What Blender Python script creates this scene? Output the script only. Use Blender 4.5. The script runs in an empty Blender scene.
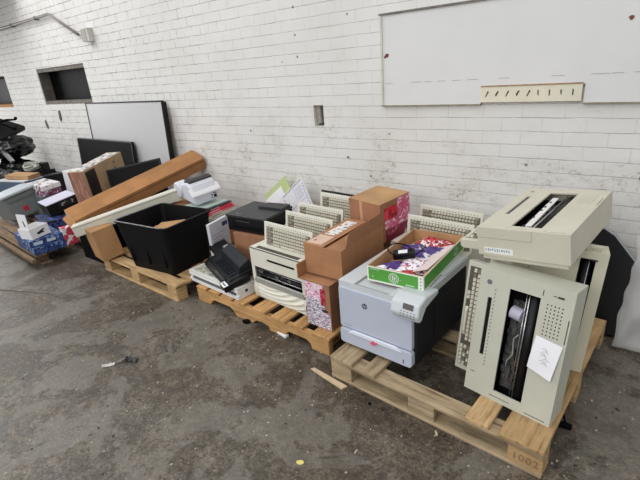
import bpy, math, random
from mathutils import Matrix, Vector, Euler, noise
random.seed(7)
C = bpy.context.scene.collection
R = math.radians
V = Vector

# ------------------------------------------------------------ materials
def lin(c):
    return tuple(((x/255.)/12.92 if x/255. <= .04045 else ((x/255.+.055)/1.055)**2.4) for x in c) + (1.,)
def nodes_of(name):
    m = bpy.data.materials.new(name); m.use_nodes = True
    nt = m.node_tree; b = nt.nodes['Principled BSDF']
    return m, nt, b
def N(nt, t, **kw):
    n = nt.nodes.new(t)
    for k, v in kw.items():
        if k.startswith('i_'): n.inputs[k[2:].replace('_', ' ')].default_value = v
        else: setattr(n, k, v)
    return n
def ramp(nt, src, stops):
    r = nt.nodes.new('ShaderNodeValToRGB'); e = r.color_ramp.elements
    while len(e) < len(stops): e.new(.5)
    for i, (p, c) in enumerate(stops):
        e[i].position = p; e[i].color = c if len(c) == 4 else lin(c)
    nt.links.new(src, r.inputs[0]); return r
def mix(nt, fac, a, b, typ='MIX'):
    m = nt.nodes.new('ShaderNodeMix'); m.data_type = 'RGBA'; m.blend_type = typ
    for s, v in ((0, fac), (6, a), (7, b)):
        if hasattr(v, 'is_output') or isinstance(v, bpy.types.NodeSocket): nt.links.new(v, m.inputs[s])
        else: m.inputs[s].default_value = v
    return m.outputs[2]
def coords(nt, scale=(1, 1, 1), rot=(0, 0, 0), loc=(0, 0, 0)):
    t = nt.nodes.new('ShaderNodeTexCoord'); mp = nt.nodes.new('ShaderNodeMapping')
    mp.inputs['Scale'].default_value = scale; mp.inputs['Rotation'].default_value = rot; mp.inputs['Location'].default_value = loc
    nt.links.new(t.outputs['Object'], mp.inputs[0]); return mp.outputs[0]
def noise_n(nt, vec, scale, detail=4, rough=.6, dist=0):
    n = N(nt, 'ShaderNodeTexNoise', i_Scale=scale, i_Detail=detail, i_Roughness=rough, i_Distortion=dist)
    nt.links.new(vec, n.inputs['Vector']); return n.outputs[0]
def bump(nt, b, h, strength=.3, dist=.002):
    n = N(nt, 'ShaderNodeBump', i_Strength=strength, i_Distance=dist)
    nt.links.new(h, n.inputs['Height']); nt.links.new(n.outputs[0], b.inputs['Normal'])
_mc = {}
def plain(col, rough=.5, var=.08, scale=6, metal=0, spec=.5, bmp=0, name=None, coat=0):
    key = (col, rough, var, scale, metal, spec, bmp)
    if key in _mc: return _mc[key]
    m, nt, b = nodes_of(name or 'surface')
    c = lin(col); d = tuple(x*(1-var) for x in c[:3])+(1,); e = tuple(min(1, x*(1+var*.7)) for x in c[:3])+(1,)
    n = noise_n(nt, coords(nt), scale, 5)
    r = ramp(nt, n, [(.3, d), (.7, e)])
    nt.links.new(r.outputs[0], b.inputs['Base Color'])
    b.inputs['Roughness'].default_value = rough; b.inputs['Metallic'].default_value = metal
    b.inputs['Specular IOR Level'].default_value = spec
    if bmp: bump(nt, b, noise_n(nt, coords(nt), scale*12, 3), bmp, .002)
    _mc[key] = m; return m
def wood(col, dark, name='wood', axis=0):
    m, nt, b = nodes_of(name)
    sc = [26, 26, 26]; sc[axis] = 2.2
    v = coords(nt, tuple(sc)); n = noise_n(nt, v, 1.6, 6, .65, .4)
    n2 = noise_n(nt, coords(nt), 5, 4)
    r = ramp(nt, n, [(.3, dark), (.5, col), (.75, tuple(min(255, x*1.1) for x in col))])
    r2 = ramp(nt, n2, [(.35, (.55, .52, .48, 1)), (.6, (1, 1, 1, 1))])
    oi = nt.nodes.new('ShaderNodeObjectInfo')
    r3 = ramp(nt, oi.outputs['Random'], [(0, (.78, .76, .72, 1)), (1, (1.0, 1.0, 1.0, 1))])
    c = mix(nt, .55, r.outputs[0], r2.outputs[0], 'MULTIPLY'); c = mix(nt, 1., c, r3.outputs[0], 'MULTIPLY')
    nt.links.new(c, b.inputs['Base Color']); b.inputs['Roughness'].default_value = .8
    b.inputs['Specular IOR Level'].default_value = .2
    bump(nt, b, n, .35, .003); return m
def card(col=(176, 128, 92), name='cardboard'):
    m, nt, b = nodes_of(name)
    n = noise_n(nt, coords(nt), 5, 5); n2 = noise_n(nt, coords(nt, (1, 1, 60)), 2, 2)
    d = tuple(x*.86 for x in col)
    r = ramp(nt, n, [(.3, d), (.65, col)]); r2 = ramp(nt, n2, [(.4, (.93, .93, .93, 1)), (.6, (1, 1, 1, 1))])
    nt.links.new(mix(nt, 1., r.outputs[0], r2.outputs[0], 'MULTIPLY'), b.inputs['Base Color'])
    b.inputs['Roughness'].default_value = .75; b.inputs['Specular IOR Level'].default_value = .25
    bump(nt, b, n, .15, .004); return m
def printed(base, inks, scale=30, thr=.52, name='printed card', stretch=(1, 1, 1), rough=.5):
    # printed matter: blocks of ink on a base colour
    m, nt, b = nodes_of(name)
    v = coords(nt, stretch)
    col = None; prev = lin(base)
    for i, ink in enumerate(inks):
        vo = N(nt, 'ShaderNodeTexVoronoi', i_Scale=scale*(1+.6*i), distance='CHEBYCHEV')
        vo.feature = 'F1'
        nt.links.new(v, vo.inputs['Vector'])
        sep = nt.nodes.new('ShaderNodeSeparateColor'); nt.links.new(vo.outputs['Color'], sep.inputs[0])
        rr = ramp(nt, sep.outputs[i % 3], [(thr, (0, 0, 0, 1)), (thr+.02, (1, 1, 1, 1))]); rr.color_ramp.interpolation = 'LINEAR'
        prev = mix(nt, rr.outputs[0], prev, lin(ink))
    nt.links.new(prev, b.inputs['Base Color']); b.inputs['Roughness'].default_value = rough
    return m

def wall_material():
    m, nt, b = nodes_of('white painted brick')
    v = coords(nt, rot=(R(90), 0, 0), loc=(0, 0, 0))
    t = nt.nodes.new('ShaderNodeTexCoord')
    sx = nt.nodes.new('ShaderNodeSeparateXYZ'); nt.links.new(t.outputs['Object'], sx.inputs[0])
    cx = nt.nodes.new('ShaderNodeCombineXYZ'); nt.links.new(sx.outputs['X'], cx.inputs['X'])
    ad = N(nt, 'ShaderNodeMath', operation='ADD'); ad.inputs[1].default_value = -1.318+.0845*20
    nt.links.new(sx.outputs['Z'], ad.inputs[0]); nt.links.new(ad.outputs[0], cx.inputs['Y'])
    # waviness
    wob = N(nt, 'ShaderNodeTexNoise', i_Scale=4., i_Detail=5., i_Roughness=.6)
    nt.links.new(t.outputs['Object'], wob.inputs['Vector'])
    vm = N(nt, 'ShaderNodeVectorMath', operation='SCALE'); vm.inputs['Scale'].default_value = .016
    nt.links.new(wob.outputs['Color'], vm.inputs[0])
    va = N(nt, 'ShaderNodeVectorMath', operation='ADD'); nt.links.new(cx.outputs[0], va.inputs[0]); nt.links.new(vm.outputs[0], va.inputs[1])
    def brick(width, off, mort):
        br = N(nt, 'ShaderNodeTexBrick', i_Scale=1.0, i_Mortar_Size=mort, i_Mortar_Smooth=.35, i_Brick_Width=width, i_Row_Height=.0845)
        br.offset = off; br.inputs['Color1'].default_value = (1, 1, 1, 1); br.inputs['Color2'].default_value = (.8, .8, .8, 1); br.inputs['Mortar'].default_value = (0, 0, 0, 1)
        br.inputs['Bias'].default_value = 0
        nt.links.new(va.outputs[0], br.inputs['Vector']); return br
    b1 = brick(.24, .5, .0035); b2 = brick(.12, .5, .0035)
    # a header course every sixth row
    md = N(nt, 'ShaderNodeMath', operation='MODULO'); md.inputs[1].default_value = .0845*7; nt.links.new(ad.outputs[0], md.inputs[0])
    lt = N(nt, 'ShaderNodeMath', operation='LESS_THAN'); lt.inputs[1].default_value = .0845; nt.links.new(md.outputs[0], lt.inputs[0])
    vfac = mix(nt, lt.outputs[0], b1.outputs['Fac'], b2.outputs['Fac'])
    sy = nt.nodes.new('ShaderNodeSeparateXYZ'); nt.links.new(va.outputs[0], sy.inputs[0])
    def mth(op, a, bb=None):
        q = N(nt, 'ShaderNodeMath', operation=op)
        nt.links.new(a, q.inputs[0])
        if bb is not None:
            if isinstance(bb, (int, float)): q.inputs[1].default_value = bb
            else: nt.links.new(bb, q.inputs[1])
        return q.outputs[0]
    hd = mth('ABSOLUTE', mth('SUBTRACT', mth('FRACT', mth('DIVIDE', sy.outputs['Y'], .0845)), .5))
    hr = N(nt, 'ShaderNodeMapRange'); hr.inputs['From Min'].default_value = .462; hr.inputs['From Max'].default_value = .5
    nt.links.new(hd, hr.inputs['Value'])
    vr = N(nt, 'ShaderNodeMapRange'); vr.inputs['From Min'].default_value = -2.6; vr.inputs['From Max'].default_value = -5.; vr.inputs['To Min'].default_value = .22; vr.inputs['To Max'].default_value = 1.
    nt.links.new(sx.outputs['X'], vr.inputs['Value'])
    fac = mth('MAXIMUM', hr.outputs[0], mth('MULTIPLY', vfac, vr.outputs[0]))
    n_big = noise_n(nt, coords(nt), 1.3, 5, .6); n_mid = noise_n(nt, coords(nt), 9, 6, .7); n_fine = noise_n(nt, coords(nt), 60, 4, .7)
    base = ramp(nt, n_big, [(.3, (220, 218, 213)), (.7, (233, 232, 230))])
    tint = mix(nt, .06, base.outputs[0], b1.outputs['Color'], 'MULTIPLY')
    # mortar dirt: joints are darker where the paint is thin
    mk = ramp(nt, noise_n(nt, coords(nt, (1, 1, 2.5)), 6, 5, .7), [(.42, (.06, .06, .06, 1)), (.62, (1.0, 1.0, 1.0, 1))])
    # joints darker towards the left (far) end of the wall
    gx = N(nt, 'ShaderNodeMapRange'); gx.inputs['From Min'].default_value = -2.2; gx.inputs['From Max'].default_value = -5.; gx.inputs['To Min'].default_value = .62; gx.inputs['To Max'].default_value = 1.
    nt.links.new(sx.outputs['X'], gx.inputs['Value'])
    k1 = N(nt, 'ShaderNodeMath', operation='MULTIPLY'); nt.links.new(fac, k1.inputs[0]); nt.links.new(mk.outputs[0], k1.inputs[1])
    k2 = N(nt, 'ShaderNodeMath', operation='MULTIPLY'); nt.links.new(k1.outputs[0], k2.inputs[0]); nt.links.new(gx.outputs[0], k2.inputs[1])
    col = mix(nt, k2.outputs[0], tint, lin((106, 100, 89)))
    # flaked paint and scuffs, denser lower down
    sp = ramp(nt, noise_n(nt, coords(nt, (1, 1, 1.6), loc=(3, 1, 5)), 30, 6, .72), [(.545, (0, 0, 0, 1)), (.6, (1, 1, 1, 1))])
    sm = ramp(nt, noise_n(nt, coords(nt, (1, 1, 1.7), loc=(7, 2, 1)), 2.6, 6, .7), [(.5, (0, 0, 0, 1)), (.66, (1, 1, 1, 1))])
    lowr = N(nt, 'ShaderNodeMapRange'); lowr.inputs['From Min'].default_value = 1.45; lowr.inputs['From Max'].default_value = .6; lowr.inputs['To Min'].default_value = .12; lowr.inputs['To Max'].default_value = .95
    nt.links.new(sx.outputs['Z'], lowr.inputs['Value'])
    s1 = N(nt, 'ShaderNodeMath', operation='MULTIPLY'); nt.links.new(sp.outputs[0], s1.inputs[0]); nt.links.new(sm.outputs[0], s1.inputs[1])
    s2 = N(nt, 'ShaderNodeMath', operation='MULTIPLY'); nt.links.new(s1.outputs[0], s2.inputs[0]); nt.links.new(lowr.outputs[0], s2.inputs[1])
    col = mix(nt, s2.outputs[0], col, lin((128, 120, 105)))
    dv = N(nt, 'ShaderNodeTexVoronoi', i_Scale=6.); nt.links.new(coords(nt), dv.inputs['Vector'])
    dr_ = ramp(nt, dv.outputs['Distance'], [(.05, (1, 1, 1, 1)), (.075, (0, 0, 0, 1))])
    dc = nt.nodes.new('ShaderNodeSeparateColor'); nt.links.new(dv.outputs['Color'], dc.inputs[0])
    dg_ = ramp(nt, dc.outputs[0], [(.86, (0, 0, 0, 1)), (.88, (.8, .8, .8, 1))])
    d3 = N(nt, 'ShaderNodeMath', operation='MULTIPLY'); nt.links.new(dr_.outputs[0], d3.inputs[0]); nt.links.new(dg_.outputs[0], d3.inputs[1])
    col = mix(nt, d3.outputs[0], col, lin((84, 76, 66)))
    s3 = N(nt, 'ShaderNodeMath', operation='MULTIPLY'); nt.links.new(sm.outputs[0], s3.inputs[0]); nt.links.new(lowr.outputs[0], s3.inputs[1]); 
    s4 = N(nt, 'ShaderNodeMath', operation='MULTIPLY'); nt.links.new(s3.outputs[0], s4.inputs[0]); s4.inputs[1].default_value = .34
    col = mix(nt, s4.outputs[0], col, lin((176, 168, 148)))
    nt.links.new(col, b.inputs['Base Color']); b.inputs['Roughness'].default_value = .7; b.inputs['Specular IOR Level'].default_value = .3
    h = N(nt, 'ShaderNodeMath', operation='MULTIPLY_ADD'); nt.links.new(fac, h.inputs[0]); h.inputs[1].default_value = -.7
    nt.links.new(n_mid, h.inputs[2])
    h2 = N(nt, 'ShaderNodeMath', operation='MULTIPLY_ADD'); nt.links.new(n_fine, h2.inputs[0]); h2.inputs[1].default_value = .5; nt.links.new(h.outputs[0], h2.inputs[2])
    bump(nt, b, h2.outputs[0], .75, .004)
    return m
def floor_material():
    m, nt, b = nodes_of('stained concrete')
    c = coords(nt)
    big = noise_n(nt, c, .9, 6, .62, .3); mid = noise_n(nt, coords(nt, loc=(4, 2, 0)), 5, 8, .72, .2); fine = noise_n(nt, c, 70, 5, .8)
    r = ramp(nt, big, [(.3, (70, 60, 48)), (.5, (86, 77, 66)), (.72, (104, 98, 89))])
    r2 = ramp(nt, mid, [(.34, (.36, .34, .31, 1)), (.5, (.88, .87, .86, 1)), (.66, (1.3, 1.29, 1.26, 1))])
    col = mix(nt, .8, r.outputs[0], r2.outputs[0], 'MULTIPLY')
    r3 = ramp(nt, fine, [(.38, (.4, .39, .37, 1)), (.62, (1.5, 1.5, 1.5, 1))])
    col = mix(nt, .9, col, r3.outputs[0], 'MULTIPLY')
    g2 = ramp(nt, noise_n(nt, coords(nt, loc=(2, 5, 0)), 26, 6, .78, .5), [(.4, (.5, .49, .46, 1)), (.5, (1, 1, 1, 1)), (.6, (1.6, 1.58, 1.54, 1))])
    col = mix(nt, .85, col, g2.outputs[0], 'MULTIPLY')
    pt = ramp(nt, noise_n(nt, coords(nt, loc=(11, 4, 0)), 2.1, 9, .68, .6), [(.50, (.0, .0, .0, 1)), (.525, (.75, .75, .75, 1))])
    col = mix(nt, pt.outputs[0], col, mix(nt, .5, col, lin((128, 124, 116))))
    pd = ramp(nt, noise_n(nt, coords(nt, loc=(6, 14, 0)), 1.7, 9, .7, .8), [(.55, (.0, .0, .0, 1)), (.58, (.6, .6, .6, 1))])
    col = mix(nt, pd.outputs[0], col, mix(nt, .55, col, lin((62, 52, 42))))
    # pale speckle
    sp = ramp(nt, noise_n(nt, coords(nt, loc=(1, 9, 0)), 130, 3, .6), [(.6, (0, 0, 0, 1)), (.66, (1, 1, 1, 1))])
    sm = ramp(nt, noise_n(nt, coords(nt, loc=(8, 3, 0)), 2.5, 3), [(.40, (0, 0, 0, 1)), (.65, (.55, .55, .55, 1))])
    k = N(nt, 'ShaderNodeMath', operation='MULTIPLY'); nt.links.new(sp.outputs[0], k.inputs[0]); nt.links.new(sm.outputs[0], k.inputs[1])
    col = mix(nt, k.outputs[0], col, lin((178, 170, 158)))
    # pale scratches and scraped arcs
    wv = noise_n(nt, coords(nt, (1.2, 6, 1), rot=(0, 0, .6)), 3, 6, .75, 1.5)
    sc = ramp(nt, wv, [(.492, (0, 0, 0, 1)), (.5, (1, 1, 1, 1)), (.508, (0, 0, 0, 1))])
    k2 = N(nt, 'ShaderNodeMath', operation='MULTIPLY'); nt.links.new(sc.outputs[0], k2.inputs[0]); nt.links.new(sm.outputs[0], k2.inputs[1])
    col = mix(nt, k2.outputs[0], col, lin((160, 152, 142)))
    # cracks: thin dark wandering lines
    vo = N(nt, 'ShaderNodeTexVoronoi', i_Scale=.35); vo.feature = 'DISTANCE_TO_EDGE'
    wn = N(nt, 'ShaderNodeTexNoise', i_Scale=2.2, i_Detail=5.); nt.links.new(c, wn.inputs['Vector'])
    sc2 = N(nt, 'ShaderNodeVectorMath', operation='SCALE'); sc2.inputs['Scale'].default_value = .5; nt.links.new(wn.outputs['Color'], sc2.inputs[0])
    ad = N(nt, 'ShaderNodeVectorMath', operation='ADD'); nt.links.new(c, ad.inputs[0]); nt.links.new(sc2.outputs[0], ad.inputs[1]); nt.links.new(ad.outputs[0], vo.inputs['Vector'])
    cr = ramp(nt, vo.outputs['Distance'], [(0., (1, 1, 1, 1)), (.006, (0, 0, 0, 1))])
    k3 = N(nt, 'ShaderNodeMath', operation='MULTIPLY'); nt.links.new(cr.outputs[0], k3.inputs[0]); k3.inputs[1].default_value = .22
    col = mix(nt, k3.outputs[0], col, lin((60, 54, 48)))
    nt.links.new(col, b.inputs['Base Color'])
    rr = ramp(nt, mid, [(.3, (.38, .38, .38, 1)), (.7, (.62, .62, .62, 1))]); nt.links.new(rr.outputs[0], b.inputs['Roughness'])
    b.inputs['Specular IOR Level'].default_value = .45
    bump(nt, b, fine, .35, .004)
    return m

# ------------------------------------------------------------ mesh builder
class MB:
    def __init__(s): s.v = []; s.f = []; s.m = []
    def add(s, vs, fs, mi=0, M=None):
        o = len(s.v); s.v += [tuple(M @ V(p)) if M else tuple(p) for p in vs]
        s.f += [tuple(i+o for i in f) for f in fs]; s.m += [mi]*len(fs); return s
    def box(s, a, b, mi=0, M=None):
        x0, y0, z0 = a; x1, y1, z1 = b
        vs = [(x, y, z) for z in (z0, z1) for y in (y0, y1) for x in (x0, x1)]
        return s.add(vs, [(0, 2, 3, 1), (4, 5, 7, 6), (0, 1, 5, 4), (2, 6, 7, 3), (0, 4, 6, 2), (1, 3, 7, 5)], mi, M)
    def prism(s, pts, d0, d1, ax='y', mi=0, M=None):
        # pts: outline in the other two axes (x,z) for y, (x,y) for z, (y,z) for x
        n = len(pts)
        def P(p, d): return (p[0], d, p[1]) if ax == 'y' else ((p[0], p[1], d) if ax == 'z' else (d, p[0], p[1]))
        vs = [P(p, d0) for p in pts] + [P(p, d1) for p in pts]
        fs = [tuple(range(n)), tuple(range(2*n-1, n-1, -1))] + [(i, i+n, (i+1) % n+n, (i+1) % n) for i in range(n)]
        return s.add(vs, fs, mi, M)
    def plate(s, u, w, d0, d1, holes, ax='y', mi=0, M=None, mih=None, back=True):
        # flat plate with real rectangular holes; u=(u0,u1), w=(w0,w1)
        us = sorted(set([u[0], u[1]]+[h[i] for h in holes for i in (0, 2)])); ws = sorted(set([w[0], w[1]]+[h[i] for h in holes for i in (1, 3)]))
        def inh(a, b): return any(h[0] < a < h[2] and h[1] < b < h[3] for h in holes)
        def P(a, b, d): return (a, d, b) if ax == 'y' else ((a, b, d) if ax == 'z' else (d, a, b))
        nu, nw = len(us)-1, len(ws)-1
        solid = [[not inh((us[i]+us[i+1])/2, (ws[j]+ws[j+1])/2) for j in range(nw)] for i in range(nu)]
        o = {}; vs = []
        def id(i, j, k):
            if (i, j, k) not in o: o[(i, j, k)] = len(vs); vs.append(P(us[i], ws[j], (d0, d1)[k]))
            return o[(i, j, k)]
        fs = []; 
        for i in range(nu):
            for j in range(nw):
                if not solid[i][j]: continue
                fs.append((id(i, j, 0), id(i+1, j, 0), id(i+1, j+1, 0), id(i, j+1, 0)))
                if back: fs.append((id(i, j, 1), id(i, j+1, 1), id(i+1, j+1, 1), id(i+1, j, 1)))
                for di, dj, e in ((-1, 0, ((i, j), (i, j+1))), (1, 0, ((i+1, j+1), (i+1, j))), (0, -1, ((i+1, j), (i, j))), (0, 1, ((i, j+1), (i+1, j+1)))):
                    a, b = i+di, j+dj
                    if not (0 <= a < nu and 0 <= b < nw) or not solid[a][b]:
                        fs.append((id(*e[0], 0), id(*e[1], 0), id(*e[1], 1), id(*e[0], 1)))
        return s.add(vs, fs, mi, M)
    def tube(s, path, r, n=8, mi=0, M=None, closed=False):
        path = [V(p) for p in path]; vs = []; fs = []; k = len(path); up = None
        for i, p in enumerate(path):
            t = (path[min(i+1, k-1)]-path[max(i-1, 0)])
            t = t.normalized() if t.length > 1e-9 else V((0, 0, 1))
            if up is None:
                up = V((0, 0, 1)) if abs(t.z) < .9 else V((1, 0, 0))
            a = t.cross(up); 
            if a.length < 1e-6: a = t.orthogonal()
            a.normalize(); bb = a.cross(t).normalized(); up = bb
            rr = r[i] if isinstance(r, (list, tuple)) else r
            vs += [tuple(p+(a*math.cos(2*math.pi*j/n)+bb*math.sin(2*math.pi*j/n))*rr) for j in range(n)]
        for i in range(k-1):
            fs += [(i*n+j, i*n+(j+1) % n, (i+1)*n+(j+1) % n, (i+1)*n+j) for j in range(n)]
        fs += [tuple(range(n-1, -1, -1)), tuple((k-1)*n+j for j in range(n))]
        return s.add(vs, fs, mi, M)
    def cyl(s, a, b, r, n=16, mi=0, M=None): return s.tube([a, b], r, n, mi, M)
    def grid(s, fn, nu, nv, mi=0, M=None):
        vs = [fn(i/nu, j/nv) for j in range(nv+1) for i in range(nu+1)]
        fs = [(j*(nu+1)+i, j*(nu+1)+i+1, (j+1)*(nu+1)+i+1, (j+1)*(nu+1)+i) for j in range(nv) for i in range(nu)]
        return s.add(vs, fs, mi, M)
    def build(s, name, mats, parent=None, bevel=0, smooth=False, solid=0, loc=None, rot=None, seg=2):
        me = bpy.data.meshes.new(name); me.from_pydata(s.v, [], s.f); me.update()
        if not isinstance(mats, (list, tuple)): mats = [mats]
        for m in mats: me.materials.append(m)
        for p, mi in zip(me.polygons, s.m): p.material_index = mi; p.use_smooth = smooth
        import bmesh
        bm = bmesh.new(); bm.from_mesh(me); bmesh.ops.recalc_face_normals(bm, faces=bm.faces[:]) if not solid else None; bm.to_mesh(me); bm.free()
        o = bpy.data.objects.new(name, me); C.objects.link(o)
        if parent: o.parent = parent
        if loc: o.location = loc
        if rot: o.rotation_euler = tuple(R(a) for a in rot)
        if solid:
            md = o.modifiers.new('thickness', 'SOLIDIFY'); md.thickness = solid
        if bevel:
            md = o.modifiers.new('soft edges', 'BEVEL'); md.width = bevel; md.segments = seg; md.limit_method = 'ANGLE'; md.angle_limit = R(35)
            if smooth is False:
                pass
        return o
def thing(name, label, cat, loc=(0, 0, 0), rot=(0, 0, 0), group=None):
    o = bpy.data.objects.new(name, None); C.objects.link(o); o.empty_display_size = .05
    o.location = loc; o.rotation_euler = tuple(R(a) for a in rot); o['label'] = label; o['category'] = cat
    if group: o['group'] = group
    return o
def tag(o, label, cat, group=None):
    o['label'] = label; o['category'] = cat
    if group: o['group'] = group
    return o
def struct(o): o['kind'] = 'structure'; return o
def kids(o): return [c for c in C.objects if c.parent == o]
def copy_thing(root, loc, rot, label, group=None):
    def cp(o, parent):
        c = o.copy(); C.objects.link(c); c.parent = parent
        for ch in kids(o): cp(ch, c)
        return c
    r = cp(root, None); r.location = loc; r.rotation_euler = tuple(R(a) for a in rot); r['label'] = label
    if group: r['group'] = group
    return r
def text_into(s, txt, size, M, mi=0, shear=0, ext=.0004):
    cu = bpy.data.curves.new('lettering', 'FONT'); cu.body = txt; cu.size = size; cu.shear = shear; cu.extrude = ext; cu.align_x = 'CENTER'; cu.align_y = 'CENTER'; cu.resolution_u = 3
    o = bpy.data.objects.new('lettering', cu); C.objects.link(o)
    dg = bpy.context.evaluated_depsgraph_get(); me = bpy.data.meshes.new_from_object(o.evaluated_get(dg))
    s.add([v.co[:] for v in me.vertices], [tuple(p.vertices) for p in me.polygons], mi, M)
    bpy.data.objects.remove(o); bpy.data.curves.remove(cu); return s
FY = Matrix(((1, 0, 0, 0), (0, 0, -1, 0), (0, 1, 0, 0), (0, 0, 0, 1)))   # text lying in XY turned to face -Y
def TF(x, y, z): return Matrix.Translation((x, y, z)) @ FY

# palette
m_wall = wall_material(); m_floor = floor_material()
m_black = plain((15, 15, 18), .45, .2, 8, spec=.28); m_matte = plain((11, 11, 13), .85, .2, 8, spec=.1); m_dark = plain((42, 42, 44), .5, .3, 30)
m_chrome = plain((190, 190, 192), .25, .1, 20, metal=.9)
m_creamA = plain((190, 190, 175), .55, .07, 5); m_creamB = plain((202, 197, 180), .55, .07, 5); m_creamF = plain((218, 216, 202), .55, .06, 5)
m_creamC = plain((216, 212, 190), .55, .06, 5)
m_key = plain((205, 200, 184), .5, .15, 30); m_keyd = plain((120, 112, 102), .5, .2, 30); m_keybed = plain((84, 79, 69), .8, .2, 20)
m_white = plain((236, 236, 238), .5, .03, 5); m_print = plain((184, 191, 206), .45, .04, 5); m_charcoal = plain((25, 29, 35), .55, .15, 8, spec=.3)
m_grey = plain((150, 152, 154), .5, .1, 8); m_midgrey = plain((104, 108, 110), .5, .12, 8)
m_card = card((184, 134, 96)); m_cardr = card((170, 122, 92)); m_cardlong = card((178, 128, 82)); m_cardin = card((198, 156, 112)); m_carddull = card((158, 122, 92))
m_paper = plain((238, 238, 242), .7, .02, 8)
m_wood = [wood((204, 172, 128), (150, 114, 74), 'pallet pine', a) for a in (0, 1, 2)]
m_woodg = [wood((184, 164, 134), (122, 104, 82), 'weathered pallet timber', a) for a in (0, 1, 2)]
m_woodo = [wood((206, 162, 110), (152, 112, 70), 'orange pallet timber', a) for a in (0, 1, 2)]
m_woodold = [wood((140, 118, 94), (78, 62, 46), 'old dark timber', a) for a in (0, 1, 2)]

# ------------------------------------------------------------ camera
Mx = V((.79823925, .59706743, -.07952724)); My = V((.16357362, -.34194357, -.92537466)); Mz = V((-.5797049, .72566182, -.37061726))
cam = bpy.data.cameras.new('camera'); co = bpy.data.objects.new('camera', cam); C.objects.link(co)
m4 = Matrix.Identity(4)
for i in range(3): m4[i][0] = Mx[i]; m4[i][1] = -My[i]; m4[i][2] = -Mz[i]
m4[2][3] = 1.65
co.matrix_world = m4; cam.lens = 443/640*36; cam.sensor_width = 36; cam.clip_start = .05; cam.clip_end = 200
bpy.context.scene.camera = co

# ------------------------------------------------------------ setting
WY = 3.05
win1 = (-7.43, 1.395, -6.03, 1.885); win0 = (-10.2, 1.37, -8.66, 1.857); hole = (-2.385, 1.15, -2.283, 1.322)
b = MB(); b.plate((-13, 2.6), (-.02, 5.2), WY, WY+.24, [win1, win0, hole])
struct(b.build('wall_back', m_wall))
b = MB(); b.grid(lambda u, v: (-14+u*20, -9+v*(9+WY+.25), 0), 4, 4); struct(b.build('floor', m_floor))
m_glassd = plain((13, 14, 15), .5, .8, 14, spec=.06)
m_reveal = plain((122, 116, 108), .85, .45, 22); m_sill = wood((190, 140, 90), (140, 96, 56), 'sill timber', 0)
for i, w in enumerate((win0, win1)):
    fr = MB(); fr.plate((w[0], w[2]), (w[1], w[3]), WY+.155, WY+.185, [(w[0]+.03, w[1]+.03, w[2]-.03, w[3]-.03)]); t = struct(fr.build('window_%d' % i, m_matte))
    g = MB(); g.box((w[0]+.03, WY+.165, w[1]+.03), (w[2]-.03, WY+.175, w[3]-.03)); g.build('window_pane', m_glassd, t)
    g = MB()
    g.box((w[0]+.001, WY+.005, w[1]), (w[2]-.001, WY+.155, w[1]+.045)); g.build('sill', m_sill if i == 0 else m_reveal, t)
    if i == 1:
        g = MB(); g.box((w[0]+.001, WY+.01, w[3]-.05), (w[2]-.001, WY+.155, w[3]-.001)); g.build('lintel', m_reveal, t)
        g = MB(); g.box((w[0]+.001, WY+.01, w[1]+.045), (w[0]+.02, WY+.155, w[3]-.05)); g.build('shaded_jamb', plain((96, 90, 84), .9, .3, 20), t)  # left reveal's shade is put into this liner's darker colour
g = MB(); g.box((hole[0], WY+.12, hole[1]), (hole[2], WY+.2, hole[3])); struct(g.build('trim_4', plain((70, 58, 50), .9, .5, 40)))
g = MB(); g.box((hole[0]+.004, WY+.03, hole[1]+.02), (hole[0]+.045, WY+.12, hole[3]-.004)); g.box((hole[0]+.05, WY+.06, hole[1]+.002), (hole[2]-.01, WY+.12, hole[1]+.05))
struct(g.build('trim_5', plain((168, 160, 150), .9, .35, 60, bmp=.5), bevel=.006))
# boarded-up opening: painted timber panel with beads along left and bottom edge
m_panel = plain((222, 222, 222), .6, .03, 3)
t = thing('wall_panel', 'large white painted board fixed on the upper brick wall, right of the hole', 'panel', (-1.7, WY, 1.318))
b = MB(); b.plate((0, 2.7), (.0, .605), -.022, -.002, [(.715, -.01, 1.3, .1)]); b.build('board', m_panel, t, bevel=.002)
m_bead = plain((150, 142, 118), .8, .3, 20)
b = MB(); b.box((-.012, -.03, -.006), (.002, -.004, .605)); b.build('edge_strip', plain((204, 200, 188), .7, .15, 12), t)
b = MB(); b.box((-.02, -.03, -.008), (.715, -.004, -.001)); b.box((1.3, -.03, -.008), (2.7, -.004, -.001)); b.build('edge_strip', m_bead, t)
b = MB(); b.box((-.02, -.034, .6), (2.7, -.004, .612)); b.build('edge_strip', plain((120, 116, 108), .8, .3, 20), t)
b = MB()
for k in range(26):
    x = .02+k*.1; 
    if random.random() < .6: b.box((x, -.0235, .151), (x+.05+.05*random.random(), -.0218, .1535))
b.build('board_seam', plain((160, 156, 146), .8, .2, 20), t)
b = MB()
for x, z, r in ((.035, .34, .014), (.02, .33, .009), (1.47, .42, .012)):
    b.prism([(x+r*math.cos(a)*(1+.3*math.sin(3*a)), z+r*math.sin(a)) for a in [i*.7 for i in range(9)]], -.024, -.021)
b.build('knot', plain((120, 70, 56), .8, .3, 20), t)
t = thing('vent_plate', 'cream metal plate with nine slanted slots, set in the bottom edge of the board', 'vent', (-.985, WY-.004, 1.326))
b = MB(); b.box((0, -.03, 0), (.575, -.004, .098)); b.build('plate', plain((226, 220, 200), .6, .06, 9), t, bevel=.002)
for k in range(9):
    x = .03+k*.062
    b = MB(); b.prism([(x, .035+.012*(k % 2)), (x+.006, .035), (x+.022-.016*(k > 4), .066), (x+.015-.016*(k > 4), .07)], -.0315, -.0295); b.build('slot', m_dark, t)
b = MB(); b.box((0, -.034, .096), (.575, -.006, .103)); b.build('rim', plain((170, 140, 110), .7, .3, 20), t)
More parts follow.
